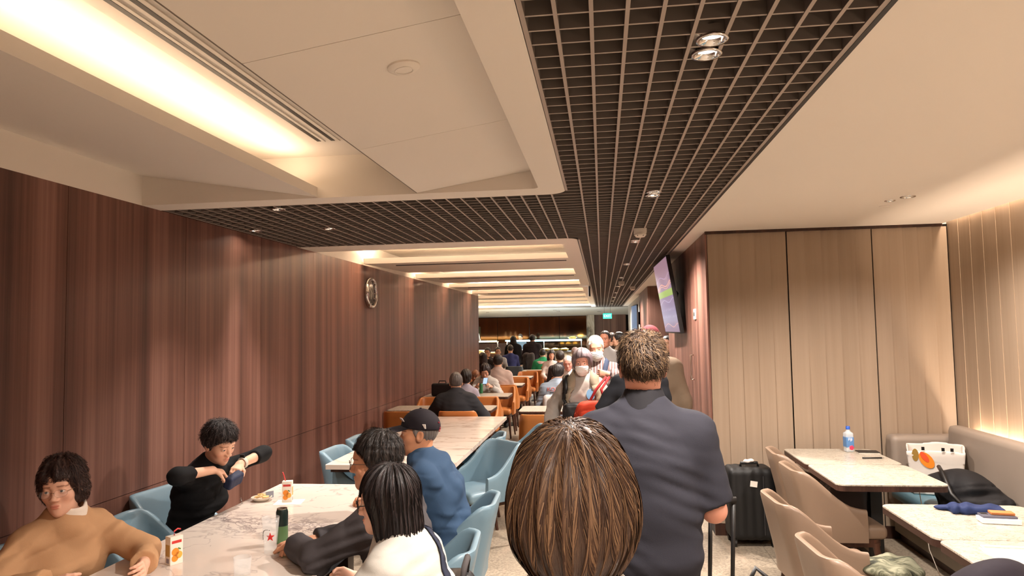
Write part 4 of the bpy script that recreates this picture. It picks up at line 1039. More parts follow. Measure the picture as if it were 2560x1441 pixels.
MB().tube([(-.1, -.2, -.05), (-.2, -.32, -.07), (-.15, -.40, -.05), (-.3, -.36, -.06)], .007, 6).build('cable', M_BLACK, tv, smooth=True)
wp = empty('wall_plate', (.899, 6.95, 1.88), 0, 'white socket plate on corridor wall behind the flight screen', 'wall plate'); MB().box((-.006, 0, 0), (.012, .12, .10), bev=.003).build('plate', M_WHITE, wp, auto=True); MB().box((-.013, 0, 0), (.004, .05, .04)).build('socket', M_BLACK, wp)
s2 = empty('wall_screen', (.80, 17.2, 2.0), R(4), 'second thin screen seen edge-on past the brown pier', 'screen'); MB().box((0, 0, 0), (.04, 1.1, .64), bev=.004).build('casing', M_BLACK, s2, auto=True); MB().box((-.021, 0, 0), (.002, 1.07, .60)).build('display', emit('screen_blue', (70, 96, 130), .3), s2)
MB().box((.06, 0, 0), (.08, .3, .3)).build('mount_plate', M_BLACK, s2)
h1 = empty('door_pull', (.893, 7.15, 1.36), 0, 'slim metal pull handle on the corridor wall below the screen', 'handle'); MB().tube([(0, 0, -.12), (-.028, 0, -.12), (-.028, 0, .12), (0, 0, .12)], .009, 8).build('bar', plain('brushed', (190, 170, 155), .35, 1.0), h1, smooth=True)
ck = empty('wall_clock', (XL, 8.36, 2.245), 0, 'round chrome-rimmed wall clock on the brown panelling', 'clock'); MY = Matrix.Rotation(R(90), 4, 'Y')
MB().lathe([(.19, .0), (.195, .02), (.19, .045), (.175, .058), (.155, .05), (.15, .035), (.15, .0)], (0, 0, 0), 40, MY).build('rim', M_CHROME, ck, smooth=True)
MB().lathe([(0, .03), (.152, .03), (.152, .0), (0, .0)], (0, 0, 0), 40, MY).build('dial', plain('clock_dial', (70, 64, 60), .1), ck)
for k in range(12): a = R(30*k); MB().box((.032, .125*math.sin(a), .125*math.cos(a)), (.003, .006, .022), M=Matrix.Rotation(-a, 4, 'X')).build('hour_mark', M_WHITE, ck)
for a, l in ((R(200), .08), (R(310), .11)): MB().box((.036, .5*l*math.sin(a), .5*l*math.cos(a)), (.003, .007, l), M=Matrix.Rotation(-a, 4, 'X')).build('clock_hand', M_WHITE, ck)
ex = empty('exit_sign', tuple(aty(1518.5, 790.5, 24.0)), 0, 'lit green EXIT sign hanging over the far end of aisle', 'sign')
MB().box((0, 0, 0), (.30, .03, .185), bev=.004).build('panel', emit('exit_green', (40, 190, 165), .5), ex)
text_mesh('EXIT', .12, emit('exit_white', (225, 255, 245), .8), 'lettering', ex, (0, -.017, 0), (R(90), 0, 0))
for q in (-.1, .1): MB().tube([(q, 0, .09), (q, 0, ZC-ex.location.z+.02)], .004, 6).build('hanger', M_BLACK, ex)
e2 = empty('blade_sign', (-.215, 13.4, 2.47), 0, 'small dark and white blade sign under the edge of far cove', 'sign'); MB().box((0, 0, 0), (.03, .34, .18), bev=.004).build('board', M_BLACK, e2); MB().box((-.017, 0, 0), (.002, .3, .16)).build('face', emit('sign_white', (240, 236, 230), .35), e2); MB().tube([(0, 0, .08), (0, 0, .12)], .01, 6).build('hanger', M_BLACK, e2)
# ------------------------------------------------------------------ buffet at the far end
M_STEEL = plain('steel', (176, 178, 180), .3, 1.0); M_CGLASS = glass('shelf_glass', (235, 250, 250), .02, 1.3)
M_ICE = emit('ice_light', (150, 215, 235), 2.2); M_WARMC = emit('warm_glow', (255, 226, 160), 1.6)
def buffet(x0, x1, y, label, warm=False):
    o = empty('buffet_counter', ((x0+x1)/2, y, 0), 0, label, 'counter'); w = (x1-x0)/2
    MB().bb(-w, w, -.35, .35, 0, .98).build('body', M_COLM if not warm else M_WOODX, o); MB().bb(-w-.02, w+.02, -.40, .40, .98, 1.02, .004).build('worktop', M_STEEL if not warm else plain('glow_top', (236, 214, 160), .4), o)
    MB().bb(-w, w, -.30, .10, 1.40, 1.415).build('glass_shelf', M_CGLASS, o); MB().bb(-w, w, -.305, -.295, 1.385, 1.43).build('lit_edge', M_ICE if not warm else M_WARMC, o)
    MB().bb(-w, w, .08, .10, 1.365, 1.385).build('light_tube', M_ICE if not warm else M_WARMC, o)
    n = max(2, int((x1-x0)/.9)+1)
    for i in range(n): xx = -w+.02+(2*w-.04)*i/(n-1); MB().tube([(xx, .0, 1.02), (xx, .0, 1.40)], .014, 8).build('post', M_STEEL, o)
    area('buffet_lamp', (0, -.1, 1.37), 2*w-.1, .1, 10*(x1-x0), (.8, .95, 1.0) if not warm else (1, .82, .5), (0, 0, 0), parent=o)
    area('soffit_fill', (0, -.05, 1.45), 2*w-.1, .1, 16*(x1-x0), (.75, .92, 1.0) if not warm else (1, .85, .6), (R(180), 0, 0), parent=o)  # added lamp above the shelf, only to brighten the soffit
    return o
buffet(-3.35, -.70, 24.6, 'lit glass-shelved buffet counter in front of the bronze mirrors'); buffet(-6.6, -3.6, 24.3, 'warm lit hot-food buffet counter past the wall end', True)
M_BOWL = plain('bowl_yellow', (226, 190, 90), .4); M_BOWLW = plain('dish_white', (232, 230, 224), .3)
for i, (x, z, m) in enumerate(((-1.95, 1.02, M_BOWL), (-1.62, 1.02, M_BOWL), (-1.30, 1.02, M_BOWL), (-2.45, 1.02, M_BOWLW), (-2.8, 1.02, M_BOWLW), (-1.02, 1.415, M_BOWL), (-4.2, 1.02, M_BOWLW), (-4.7, 1.02, M_BOWL), (-5.1, 1.02, M_BOWLW))):
    o = empty('serving_bowl', (x, 24.4 if x > -3.5 else 24.1, z), 0, ['yellow bowl on the lit buffet next the middle', 'yellow bowl on the buffet, second of three', 'yellow bowl on the buffet nearest the marble column', 'white dish on the lit buffet by standing man', 'white dish at the end of the lit buffet', 'yellow bowl up on the glass shelf', 'white dish on the warm counter', 'yellow bowl on the warm counter', 'white dish at far end of warm counter'][i], 'bowl')
    MB().lathe([(0, 0), (.09, 0), (.15, .07), (.155, .08), (.14, .078), (.08, .02), (0, .015)], (0, 0, 0), 20).build('bowl', m, o, smooth=True)
    if m is M_BOWL: sdf_obj('food', lambda P: ell((0, 0, .06), (.125, .125, .05))(P)+folds(P, .012, .05, i), (-.14, -.14, .0), (.14, .14, .13), .015, plain('food_yellow', (236, 206, 96), .6), o)
for i in range(3):
    o = empty('heat_lamp', (-4.72+.24*i, 23.95, 1.42), 0, ['pendant heat lamp over warm counter, by the wall end', 'pendant heat lamp over warm counter, middle one of three', 'pendant heat lamp over warm counter, farthest from the wall end'][i], 'lamp')
    MB().lathe([(.012, .30), (.02, .28), (.075, .06), (.085, .0), (.07, .0), (.012, .24)], (0, 0, 0), 18).build('shade', M_STEEL, o, smooth=True); MB().lathe([(0, .01), (.06, .01), (.06, .05), (0, .06)], (0, 0, 0), 14).build('bulb', emit('bulb_warm', (255, 220, 150), 18), o); MB().tube([(0, 0, .29), (0, 0, .9)], .006, 6).build('cord', M_BLACK, o)
fr_ = empty('back_shelf', (-5.0, 28.6, 0), 0, 'dark shelf unit of bottles behind the warm counter', 'shelf'); MB().bb(-1.2, 1.2, -.2, .2, 0, 1.25).build('cabinet', M_DARKWOOD, fr_); MB().bb(-.55, -.2, -.15, .15, 1.25, 1.95).build('display_case', emit('case_teal', (110, 150, 140), .25), fr_)
# soffit lamps at the far end
for x, y in ((-4.4, 27.0), (-1.75, 26.6), (-1.65, 27.1), (-3.0, 28.4), (-.1, 27.6)):
    z = ZC-(y-BE)*(ZC-2.33)/(MIRY+.05-BE); downlight(x, y, z-.006, 'round downlight in the sloping soffit before the mirrors', 'soffit downlights', 45, 130, r=.05, col=(.9, .96, 1.0))
# ------------------------------------------------------------------ people
BLK, BLK2 = (20, 16, 15), (46, 38, 35)
def stripe_mat():
    t = NT('striped_shirt'); s = t.add('ShaderNodeSeparateXYZ', {0: t.add('ShaderNodeTexCoord').outputs['Object']}); w = t.math('SINE', t.math('MULTIPLY', s.outputs[0], 210.0))
    t.base(t.mix(t.ramp(w, [(.45, 0.0), (.6, 1.0)]), srgb((120, 98, 96)), srgb((184, 176, 170)))); t.set(Roughness=.8); return t.m
SK = (226, 178, 150); SK2 = (214, 160, 130)
# woman in tan sweater, turned to look over her shoulder
q = person('woman in tan sweater and thin glasses turning her head, arms on marble table', 0, 0, -112, 1.60, 'f', sit=.45, lean=12, slump=8, head=(-48, -4, 4), at=(155, 1216, 2.80), skin=(222, 172, 146),
           hair=('perm', (38, 24, 22), (70, 48, 42)), vol=-.008, hseed=4, top=(186, 144, 106), loose=.026, foldamp=.016, nfold=5, pants=(60, 52, 50), collar=(226, 212, 198), look=(-8, 0),
           L=dict(w=(-.10, .50, .80), e=(-1, .2, -.5), curl=30), Rr=dict(w=(.22, .40, .80), e=(1, -.1, -.5), curl=30))
add_glasses(q['root'], q['Mh'], plain('frame_thin', (150, 120, 100), .3, 1.0), .025, .017, rimless=True)
hair_strands(q, 2400, .065, 6, .0017, 5, (38, 24, 22), (84, 60, 52), jit=.7, lift=.004, tilt=-.7, rootz=-.06)
# woman in black, busy with a pouch
q = person('woman in black top with short dark hair opening a navy pouch at the wall', 0, 0, -100, 1.56, 'f', sit=.44, lean=17, slump=12, head=(-8, -24, 6), at=(548, 1102, 3.92), skin=(228, 180, 152), hscale=1.05,
           hair=('crop', (24, 19, 20), (62, 54, 54)), vol=.010, hseed=2, top=(22, 22, 24), sleeve=1.38, loose=.013, foldamp=.010, nfold=2, pants=(22, 22, 25), look=(0, -4),
           L=dict(w=(-.105, .30, .975), e=(-1, .1, .15), hd=(.8, .3, -.25), pn=(.2, -.2, -1), curl=38), Rr=dict(w=(.13, .30, .985), e=(1, .0, .1), hd=(-.75, .35, -.25), pn=(-.2, -.2, -1), curl=38))
hair_strands(q, 2000, .040, 5, .0017, 6, (26, 21, 22), (96, 86, 84), jit=1.0, lift=.006, rootz=.03)
WB = q
# woman with black bob
q = person('woman with black bob, dark glasses and white shirt leaning on the marble table', 0, 0, 74, 1.58, 'f', sit=.45, lean=12, slump=4, head=(27, -6, 0), at=(966, 1248, 2.45), skin=(230, 182, 158),
           hair=('bob', (16, 12, 13), (40, 32, 32)), vol=-.002, hseed=3, top=(176, 171, 163), loose=.024, foldamp=.013, nfold=9, pants=(50, 50, 60), collar=(232, 222, 206),
           L=dict(w=(-.20, .42, .80), curl=30), Rr=dict(w=(.16, .40, .80), curl=30))
add_glasses(q['root'], q['Mh'], plain('frame_dark', (26, 24, 30), .3), .025, .022, r=.0019)
hair_strands(q, 2600, .20, 12, .0016, 7, (14, 11, 12), (58, 46, 44), jit=.10, lift=.002, zmin=-.145)
strap(q, [(.10, .13, .92), (.115, .06, 1.03), (.10, -.03, 1.05), (.04, -.10, .95), (-.05, -.14, .80), (-.13, -.13, .64)], .034, fabric((34, 38, 54), .8), 'bag_strap')
BOBW = q
# man in dark grey
q = person('man in dark grey jumper with round glasses, forearms on the marble table', 0, 0, 80, 1.70, 'm', sit=.45, lean=15, slump=5, head=(20, -2, 0), at=(938, 1156, 3.05), skin=(206, 150, 118),
           hair=('short', (20, 16, 15), (48, 40, 37)), vol=.009, hseed=5, top=(66, 62, 64), loose=.024, foldamp=.014, nfold=12, pants=(40, 40, 46),
           L=dict(w=(-.06, .56, .80), e=(-1, -.2, -.6), pn=(0, 0, -1), curl=22), Rr=dict(w=(.02, .52, .80), e=(1, -.2, -.6), pn=(0, 0, -1), curl=22))
add_glasses(q['root'], q['Mh'], plain('frame_steel', (120, 112, 108), .25, 1.0), .022, .020, r=.0014)
hair_strands(q, 2000, .038, 5, .0017, 8, (16, 13, 12), (60, 50, 45), jit=.5, lift=.003, rootz=.02)
# man in cap
q = person('man in black cap and blue shirt resting chin on hand', 0, 0, 88, 1.70, 'm', sit=.45, lean=16, slump=8, head=(16, 0, 0), at=(1046, 1086, 3.90), skin=(196, 138, 104),
           hair=('short', (96, 88, 84), (140, 132, 126)), vol=-.003, hseed=6, top=(46, 68, 94), loose=.030, foldamp=.020, nfold=21, pants=(34, 38, 52), collar=(52, 74, 98),
           L=dict(w=(-.05, .41, .93), e=(-.6, .2, -1), hd=(.25, -.15, 1), pn=(.3, -1, 0), curl=45), Rr=dict(w=(.14, .50, .80), e=(1, .0, -.5), pn=(0, 0, -1), curl=25))
c_ = add_cap(q['root'], q['Mh'], fabric((28, 22, 28), .8))
MB().box((-.045, .0, 0), (.004, .04, .026), bev=.002).build('badge', plain('badge_white', (226, 214, 204), .6), c_, loc=(-.045, -.045, .062), rot=(0, R(-12), R(-28)))
MB().box((0, 0, 0), (.03, .004, .03), bev=.002).build('emblem', plain('emblem_white', (214, 200, 196), .6), c_, loc=(-.03, .088, .085), rot=(R(-35), 0, R(25)))
for k in range(7): a = k*.9; MB().lathe([(0, 0), (.007, .004), (0, .008)], (-.03-.006*math.cos(a)*2, -.118-.004*math.sin(a), .035+.008*k-.02), 6).build('red_tassel', plain('tassel_red', (160, 30, 50), .6), c_, smooth=True)
CAPM = q
# man in polo shirt, back to us
q = person('man in charcoal polo shirt walking away, greying brown hair', 0, 0, 2, 1.755, 'm', head=(0, 4, 0), at=(1606, 922, 2.72), skin=(222, 160, 138), hscale=1.04,
           hair=('crop', (46, 34, 27), (92, 70, 52)), vol=-.001, hseed=8, top=(38, 38, 46), sleeve=.90, loose=.028, foldamp=.007, nfold=33, pants=(30, 31, 40), collar=(26, 25, 29), belly=.03, hem=.12, eyes=False,
           Rr=dict(w=(.25, .27, 1.03), e=(.25, -.5, -1), curl=55), L=dict(w=(-.26, .20, .92), e=(-1, -.6, -.5)))
hair_strands(q, 4200, .035, 4, .0015, 9, (40, 29, 23), (116, 92, 68), jit=.8, lift=.006, swirl=.5, crown=(.0, -.055, .115), rootz=-.05)
POLO = q
# woman with brown bob in front
q = person('woman with brown highlighted bob walking right behind the polo man', 0, 0, 4, 1.565, 'f', head=(0, 2, 0), at=(1431, 1258, 1.30), skin=(226, 178, 152),
           hair=('bobr', (50, 34, 27), (88, 64, 48)), vol=.024, hseed=11, top=(196, 190, 184), loose=.02, pants=(60, 60, 66), eyes=False)
hair_strands(q, 9000, .27, 16, .0012, 12, (60, 41, 31), (134, 102, 74), jit=.05, lift=.0018, crown=(-.01, -.05, .125), zmin=-.150, rootz=.0)
# masked pair coming towards us
q = person('masked woman with purple-grey hair and beige jacket carrying a red bag', 0, 0, 182, 1.585, 'f', head=(-4, -3, 0), at=(1455, 908, 6.60), skin=(214, 158, 138), res='mid',
           hair=('pixie', (90, 78, 82), (134, 118, 122)), vol=.010, hseed=13, top=(166, 157, 149), loose=.034, foldamp=.014, nfold=41, pants=(70, 66, 64), collar=(176, 162, 160), stride=.12,
           L=dict(w=(-.10, .26, .98), e=(-1, -.4, -.3), curl=50, pn=(0, 0, -1)), Rr=dict(w=(.30, .02, .86), curl=40))
add_mask(q['root'], q['Mh'], 'f'); MW = q
jk = fabric((146, 132, 112), .8)
for sg in (-1, 1): strap(q, [(sg*.085, -.10, 1.30), (sg*.10, -.02, 1.345), (sg*.105, .08, 1.28), (sg*.12, .13, 1.12), (sg*.125, .13, .95), (sg*.13, .12, .84)], .085, jk, 'jacket_front', .012)
strap(q, [(.135, -.08, 1.27), (.15, .0, 1.31), (.15, .09, 1.22), (.14, .12, 1.08), (.17, .05, .98)], .045, M_BLACK, 'backpack_strap', .014, d=.018)
shirt_patch(q, -.07, 1.16, .040, .048, plain('badge_blue', (84, 120, 150), .7), True, 'emblem')
q = person('masked white-haired man in striped shirt with raised arm and watch', 0, 0, 178, 1.70, 'm', head=(6, -8, 4), at=(1489, 872, 7.35), skin=(206, 150, 126), res='mid',
           hair=('short', (170, 164, 156), (226, 220, 212)), vol=.004, hseed=14, top=(206, 198, 192), loose=.028, nfold=44, pants=(60, 60, 66), collar=(216, 208, 202),
           L=dict(w=(-.12, .24, 1.30), e=(-1, .1, -.2), hd=(.8, .1, .1), pn=(0, -1, 0), curl=50), tmat=stripe_mat())
add_mask(q['root'], q['Mh'], 'm'); MM = q
strap(q, [(-.09, -.05, 1.42), (-.09, .05, 1.40), (-.06, .13, 1.22), (.02, .15, 1.05), (.1, .14, .9)], .05, fabric((64, 74, 96)), 'bag_strap', .01)
for i in range(0): x_ = -.17+.0425*i; strap(q, [(x_*.8, .06, 1.36-abs(x_)*.25), (x_, .14, 1.2), (x_, .14, 1.0), (x_, .13, .88)], .012, fabric((150, 128, 124)), 'stripe', .003, 8, d=.008)
# two figures between polo man and the pair
person('person in black T-shirt with curly light hair ahead of polo man', 0, 0, 4, 1.70, 'f', head=(0, 0, 0), at=(1596, 880, 5.5), skin=(206, 156, 130), res='mid', hair=('crop', (112, 92, 74), (190, 168, 140)), vol=.012, hseed=16, top=(26, 27, 32), sleeve=.95, loose=.016, nfold=51, pants=(40, 42, 50), eyes=False,
       L=dict(w=(-.16, .22, 1.02), e=(-1, -.6, -.2), curl=45))
q = person('person in taupe tunic and maroon headwear beside the corridor wall', 0, 0, 2, 1.745, 'm', head=(10, 0, 0), at=(1624, 856, 6.35), skin=(112, 72, 58), res='mid', hair=('short', (20, 16, 15), (40, 30, 28)), hseed=17, top=(112, 96, 80), sleeve=1.28, loose=.04, nfold=52, hem=.42, pants=(112, 96, 80), eyes=False,
       Rr=dict(w=(.30, .02, .80), e=(.8, -.6, -.3), curl=30))
o = sdf_obj('headwear', lambda P: smax(ell((0, -.014, .045), (.092, .112, .108))(P)+folds(P, .004, .06, 3), (.03-P[:, 2]+.1*P[:, 1])*.95, .006), (-.11, -.14, -.02), (.11, .12, .17), .006, fabric((116, 40, 48)), q['root']); o.matrix_local = q['Mh']
# seated, wall tables
q = person('grey-haired man in black hooded jacket seated with back turned at the wall table', 0, 0, 4, 1.68, 'm', sit=.45, lean=14, slump=8, head=(8, -4, 0), at=(1140, 966, 8.68), res='mid', skin=(206, 160, 134), hair=('short', (70, 64, 62), (120, 112, 108)), hseed=18, top=(44, 44, 48), loose=.05, foldamp=.010, nfold=61, pants=(36, 36, 40), eyes=False,
           L=dict(w=(-.22, .36, .80)), Rr=dict(w=(.22, .36, .80)))
n_ = A3(q['N']); sdf_obj('hood', lambda P: smin(ell(n_+np.array([0, -.07, -.03], f32), (.15, .075, .085))(P), ell(n_+np.array([.0, -.02, .0], f32), (.13, .10, .055))(P), .05)+folds(P, .012, .09, 5), n_-.24, n_+.22, .010, fabric((36, 36, 40)), q['root'])
person('woman in white cardigan looking down at her phone, seated at wall table', 0, 0, 182, 1.60, 'f', sit=.45, lean=10, slump=6, head=(0, -22, 0), at=(1213, 943, 11.7), res='mid', skin=(226, 170, 142), hair=('perm', (34, 24, 22), (66, 48, 42)), vol=-.006, hseed=19, top=(186, 179, 172), loose=.03, foldamp=.012, nfold=62, L=dict(w=(-.12, .38, .84), curl=50), Rr=dict(w=(.12, .38, .84), curl=50))
person('dark-haired person in lilac seen from behind, low by the wall', 0, 0, 0, 1.52, 'f', sit=.44, lean=10, at=(1166, 950, 10.35), res='far', hair=('pixie', BLK, BLK2), hseed=20, top=(170, 164, 178), eyes=False)
q = person('bald man with dark glasses facing out beside the wall', 0, 0, 176, 1.50, 'm', sit=.36, lean=18, slump=12, head=(0, -10, 0), at=(1188, 943, 12.6), res='mid', hair=None, skin=(170, 122, 92), top=(120, 108, 96))
add_glasses(q['root'], q['Mh'], M_BLACK, .026, .022, r=.003, z=.03)
person('dark-haired person in pale pink jumper seated with back turned', 0, 0, 4, 1.72, 'm', sit=.46, lean=8, head=(0, 0, 0), at=(1245, 906, 12.45), res='mid', hair=('short', (30, 23, 21), (62, 50, 44)), vol=.004, hseed=21, top=(188, 164, 152), loose=.03, nfold=64, eyes=False)
# right-hand tables
q = person('dark-haired person in pale blue jacket with red lettering across the back', 0, 0, 8, 1.70, 'm', sit=.45, lean=18, slump=10, head=(-14, -12, 0), at=(1394, 934, 10.45), res='mid', hair=('short', BLK, BLK2), vol=.010, hseed=22, top=(140, 152, 166), loose=.036, foldamp=.010, nfold=65, eyes=False)
shirt_text(q, 'KODAK', .080, fabric((196, 92, 80)), (-.02, -.24, .895), (R(90), 0, 0)); KOD = q
person('white-haired man with flushed face in pale shirt facing out', 0, 0, 184, 1.70, 'm', sit=.45, lean=10, head=(-6, -12, 0), at=(1420, 909, 12.2), res='mid', skin=(214, 150, 134), hair=('short', (196, 180, 172), (236, 222, 216)), hseed=23, top=(222, 208, 204), nfold=66)
person('dark-haired man in charcoal seated with back turned near long-haired woman', 0, 0, 4, 1.70, 'm', sit=.45, lean=8, at=(1400, 894, 14.4), res='far', hair=('short', (26, 20, 18), (70, 56, 50)), vol=.008, hseed=24, top=(60, 54, 56), eyes=False)
person('woman with long black hair in cream top, laughing at her table', 0, 0, 184, 1.62, 'f', sit=.45, lean=4, head=(8, 0, 0), at=(1378, 888, 16.3), res='mid', hair=('long', BLK, BLK2), hseed=25, top=(222, 204, 194), skin=(228, 170, 144))
q = person('man in green polo with pale print on the back', 0, 0, 12, 1.72, 'm', sit=.45, lean=12, head=(-14, 0, 0), at=(1357, 892, 18.5), res='far', hair=('short', BLK, BLK2), hseed=26, top=(50, 150, 100), loose=.03, sleeve=.8, eyes=False)
shirt_patch(q, -.06, .92, .10, .035, plain('print_pink', (214, 176, 168), .7), False, 'print', .25)
# far end
person('man in dark suit standing with back turned before the buffet', 0, 0, 2, 1.70, 'm', at=(1331, 858, 20.2), res='far', hair=('short', BLK, BLK2), hseed=27, top=(38, 30, 34), loose=.05, hem=.16, pants=(30, 26, 30), eyes=False)
person('person with long black hair and black coat standing at the buffet', 0, 0, 14, 1.66, 'f', at=(1283, 860, 20.6), res='far', hair=('long', BLK, BLK2), hseed=28, top=(26, 24, 26), loose=.06, hem=.3, pants=(26, 24, 26), eyes=False)
person('person in navy shirt seated in front of the black coat', 0, 0, 4, 1.66, 'm', sit=.5, at=(1276, 874, 19.9), res='far', hair=('short', BLK, BLK2), hseed=29, top=(62, 68, 116), eyes=False)
person('person in blue-grey shirt behind the buffet, facing out', 0, 0, 160, 1.70, 'm', head=(10, -12, 0), at=(1301, 856, 25.6), res='mid', hair=('short', BLK, BLK2), hseed=30, top=(92, 112, 132))
person('man with glasses in dark shirt raising a cup past the wall end', 0, 0, 176, 1.70, 'm', sit=.46, lean=6, head=(0, -6, 0), at=(1219, 882, 18.55), res='mid', hair=('short', BLK, BLK2), hseed=31, top=(64, 60, 60), L=dict(w=(-.05, .26, 1.02), e=(-1, 0, -.6), curl=50))
person('man in light grey shirt facing out past the wall end', 0, 0, 190, 1.70, 'm', sit=.46, head=(0, -4, 0), at=(1245, 880, 19.2), res='mid', hair=('short', BLK, BLK2), hseed=32, top=(170, 168, 166))
person('woman with long dark hair and dark top beside the wall end', 0, 0, 20, 1.62, 'f', sit=.45, head=(30, 0, 0), at=(1206, 897, 16.9), res='far', hair=('long', (28, 16, 16), (56, 36, 34)), hseed=33, top=(36, 30, 32), eyes=False)
person('man in grey T-shirt coming up behind the masked pair', 0, 0, 176, 1.76, 'm', head=(-10, 0, 0), at=(1512, 850, 10.6), res='mid', skin=(196, 136, 110), hair=('short', (30, 24, 22), (58, 48, 44)), vol=-.004, hseed=34, top=(142, 136, 132), nfold=71)
person('man in dark grey walking away at the far end of aisle', 0, 0, 10, 1.74, 'm', at=(1529, 850, 13.4), res='far', hair=('short', (40, 30, 26), (80, 64, 54)), hseed=35, top=(96, 92, 92), eyes=False)
person('black-haired man in beige shirt in profile at far end of aisle', 0, 0, 70, 1.76, 'm', at=(1546, 850, 13.0), res='mid', hair=('short', BLK, BLK2), vol=.006, hseed=36, top=(168, 146, 126))
person('dark-haired person in black in the recess past the screen', 0, 0, 150, 1.70, 'm', at=(1668, 862, 10.8), res='far', hair=('short', BLK, BLK2), hseed=37, top=(34, 30, 32), eyes=False)
person('grey-haired woman seated far down the aisle facing the buffet', 0, 0, 30, 1.62, 'f', sit=.45, at=(1437, 882, 17.6), res='far', hair=('pixie', (120, 100, 100), (176, 156, 152)), hseed=38, top=(120, 106, 106), eyes=False)
# ------------------------------------------------------------------ small things
def thing(name, loc, rz, label, cat, group=None): return empty(name, loc, R(rz), label, cat, group)
TT_ = .7505
M_CARTON = plain('carton_white', (232, 222, 208), .5); M_ORG = plain('print_orange', (232, 138, 40), .5); M_ORG2 = plain('print_orange_light', (240, 168, 70), .5); M_REDP = plain('print_red', (200, 52, 48), .5); M_GRNP = plain('print_green', (84, 120, 50), .5); M_OLIVE = plain('print_ochre', (186, 150, 84), .6)
def juice(x, y, rz, label, straw):
    o = thing('juice_box', (x, y, TT_), rz, label, 'juice box'); w, d, h = .058, .042, .122
    MB().box((0, 0, h/2), (w, d, h), bev=.002).build('carton', M_CARTON, o, auto=True)
    for yy, s in ((-d/2-.0004, 1), (d/2+.0004, -1)):
        for i, (cx, cz, r, m) in enumerate(((-.006, .055, .017, M_ORG), (.010, .040, .016, M_ORG2), (-.008, .028, .015, M_ORG))): MB().lathe([(0, 0), (r, 0), (r, .0006), (0, .0006)], (cx*s, yy, cz), 16, Matrix.Rotation(R(90*s), 4, 'X')).build('orange_print', m, o)
        MB().box((.012*s, yy, .066), (.014, .0006, .006), M=Matrix.Rotation(.5, 4, 'Y')).build('leaf_print', M_GRNP, o); MB().box((0, yy, .098), (.044, .0006, .012)).build('title_print', M_REDP, o)
    for xx in (-w/2-.0004, w/2+.0004):
        MB().box((xx, 0, .062), (.0006, .032, .05)).build('text_block', M_OLIVE, o); MB().box((xx, 0, .018), (.0006, .022, .02)).build('code_print', plain('print_grey', (150, 140, 150), .6), o)
    if straw: MB().tube([(-.012, 0, h), (-.022, .002, h+.035), (-.030, .004, h+.052)], .0032, 8).build('straw', plain('straw_red', (214, 60, 60), .4), o, smooth=True)
    else: MB().tube([(.0, .0, h), (.0, .0, h+.018), (.02, .008, h+.024), (.035, .012, h+.018)], .0032, 8).build('straw', plain('straw_red', (214, 60, 60), .4), o, smooth=True)
juice(-1.90, 2.95, 62, 'orange juice carton with bent red straw, standing before tan sweater woman', False)
juice(-1.90, 4.08, 14, 'orange juice carton with upright red straw standing on a paper napkin', True)
o = tag(MB().box((0, 0, .0008), (.16, .13, .0012)).build('napkin', plain('paper', (236, 230, 220), .9), None, loc=(-1.88, 4.06, .7502), rot=(0, 0, .2)), 'white paper napkin under the upright-straw juice carton', 'napkin')
sn = thing('snack_pack', (-2.07, 4.09, TT_), 20, 'opened pack of biscuits in a small paper dish', 'snack')
MB().lathe([(0, 0), (.04, 0), (.062, .022), (.06, .024), (.038, .004), (0, .004)], (0, 0, 0), 18).build('dish', plain('dish_paper', (210, 196, 178), .8), sn, smooth=True)
for i in range(7):
    a = i*.95; MB().box((.026*math.cos(a), .026*math.sin(a), .022+.005*(i % 3)), (.034, .018, .010), a*1.7, Matrix.Rotation(.4*math.sin(a), 4, 'X'), bev=.004).build('biscuit', plain('biscuit', (226, 190, 132), .8), sn, auto=True)
MB().box((.045, .02, .028), (.05, .004, .04), .6, bev=.001).build('wrapper', plain('foil_grey', (140, 146, 160), .3, .6), sn)
cn = thing('drink_can', (-1.55, 3.27, TT_), 0, 'slim dark green beverage can behind the star-printed glass', 'can')
MB().lathe([(0, 0), (.024, 0), (.028, .008), (.028, .085)], (0, 0, 0), 28).build('lower_sleeve', plain('can_green', (88, 122, 80), .3, .3), cn, smooth=True)
MB().lathe([(.0281, .085), (.0281, .150), (.024, .162)], (0, 0, 0), 28).build('upper_sleeve', plain('can_dark', (28, 44, 40), .3, .3), cn, smooth=True); MB().lathe([(.024, .162), (.024, .166), (.021, .164), (0, .163)], (0, 0, 0), 28).build('lid', M_CHROME, cn, smooth=True); MB().box((0, .006, .1655), (.012, .02, .0015)).build('ring_pull', M_CHROME, cn)
t_ = NT('clear_glass'); t_.base((.93, .94, .93)); t_.set(Roughness=.02, Alpha=.20); t_.b.inputs['Specular IOR Level'].default_value = 1.0; M_GL = t_.m
def tumbler(x, y, r0, r1, h, label, t=.0022):
    o = thing('drinking_glass', (x, y, TT_), 0, label, 'glass')
    MB().lathe([(0, 0), (r0, 0), (r1, h), (r1-t, h), (r0-t, .014), (0, .012)], (0, 0, 0), 36).build('vessel', M_GL, o, smooth=True); return o
g = tumbler(-1.54, 3.13, .026, .040, .160, 'tall clear tapered glass printed with a red star')
b = MB(); pts = []
for i in range(10):
    a = R(90+36*i); r = .022 if i % 2 == 0 else .0088; x_, z_ = r*math.cos(a), .078+r*math.sin(a); rr = .033+.0005; pts.append((rr*math.sin(x_/rr)+.008, -rr*math.cos(x_/rr), z_))
b.poly(pts); b.build('red_star', plain('star_red', (206, 36, 32), .5), g, rot=(0, 0, R(10)))
for i in range(11): a = R(200-13*i); MB().box((.031*math.sin(math.cos(a)*1.0), -.0345*math.cos(math.cos(a)*1.0), .078+.033*math.sin(a)), (.0035, .0006, .0045)).build('printed_mark', M_BLACK, g)
tumbler(-1.50, 2.80, .032, .036, .085, 'short empty clear glass in front of the star-printed one')
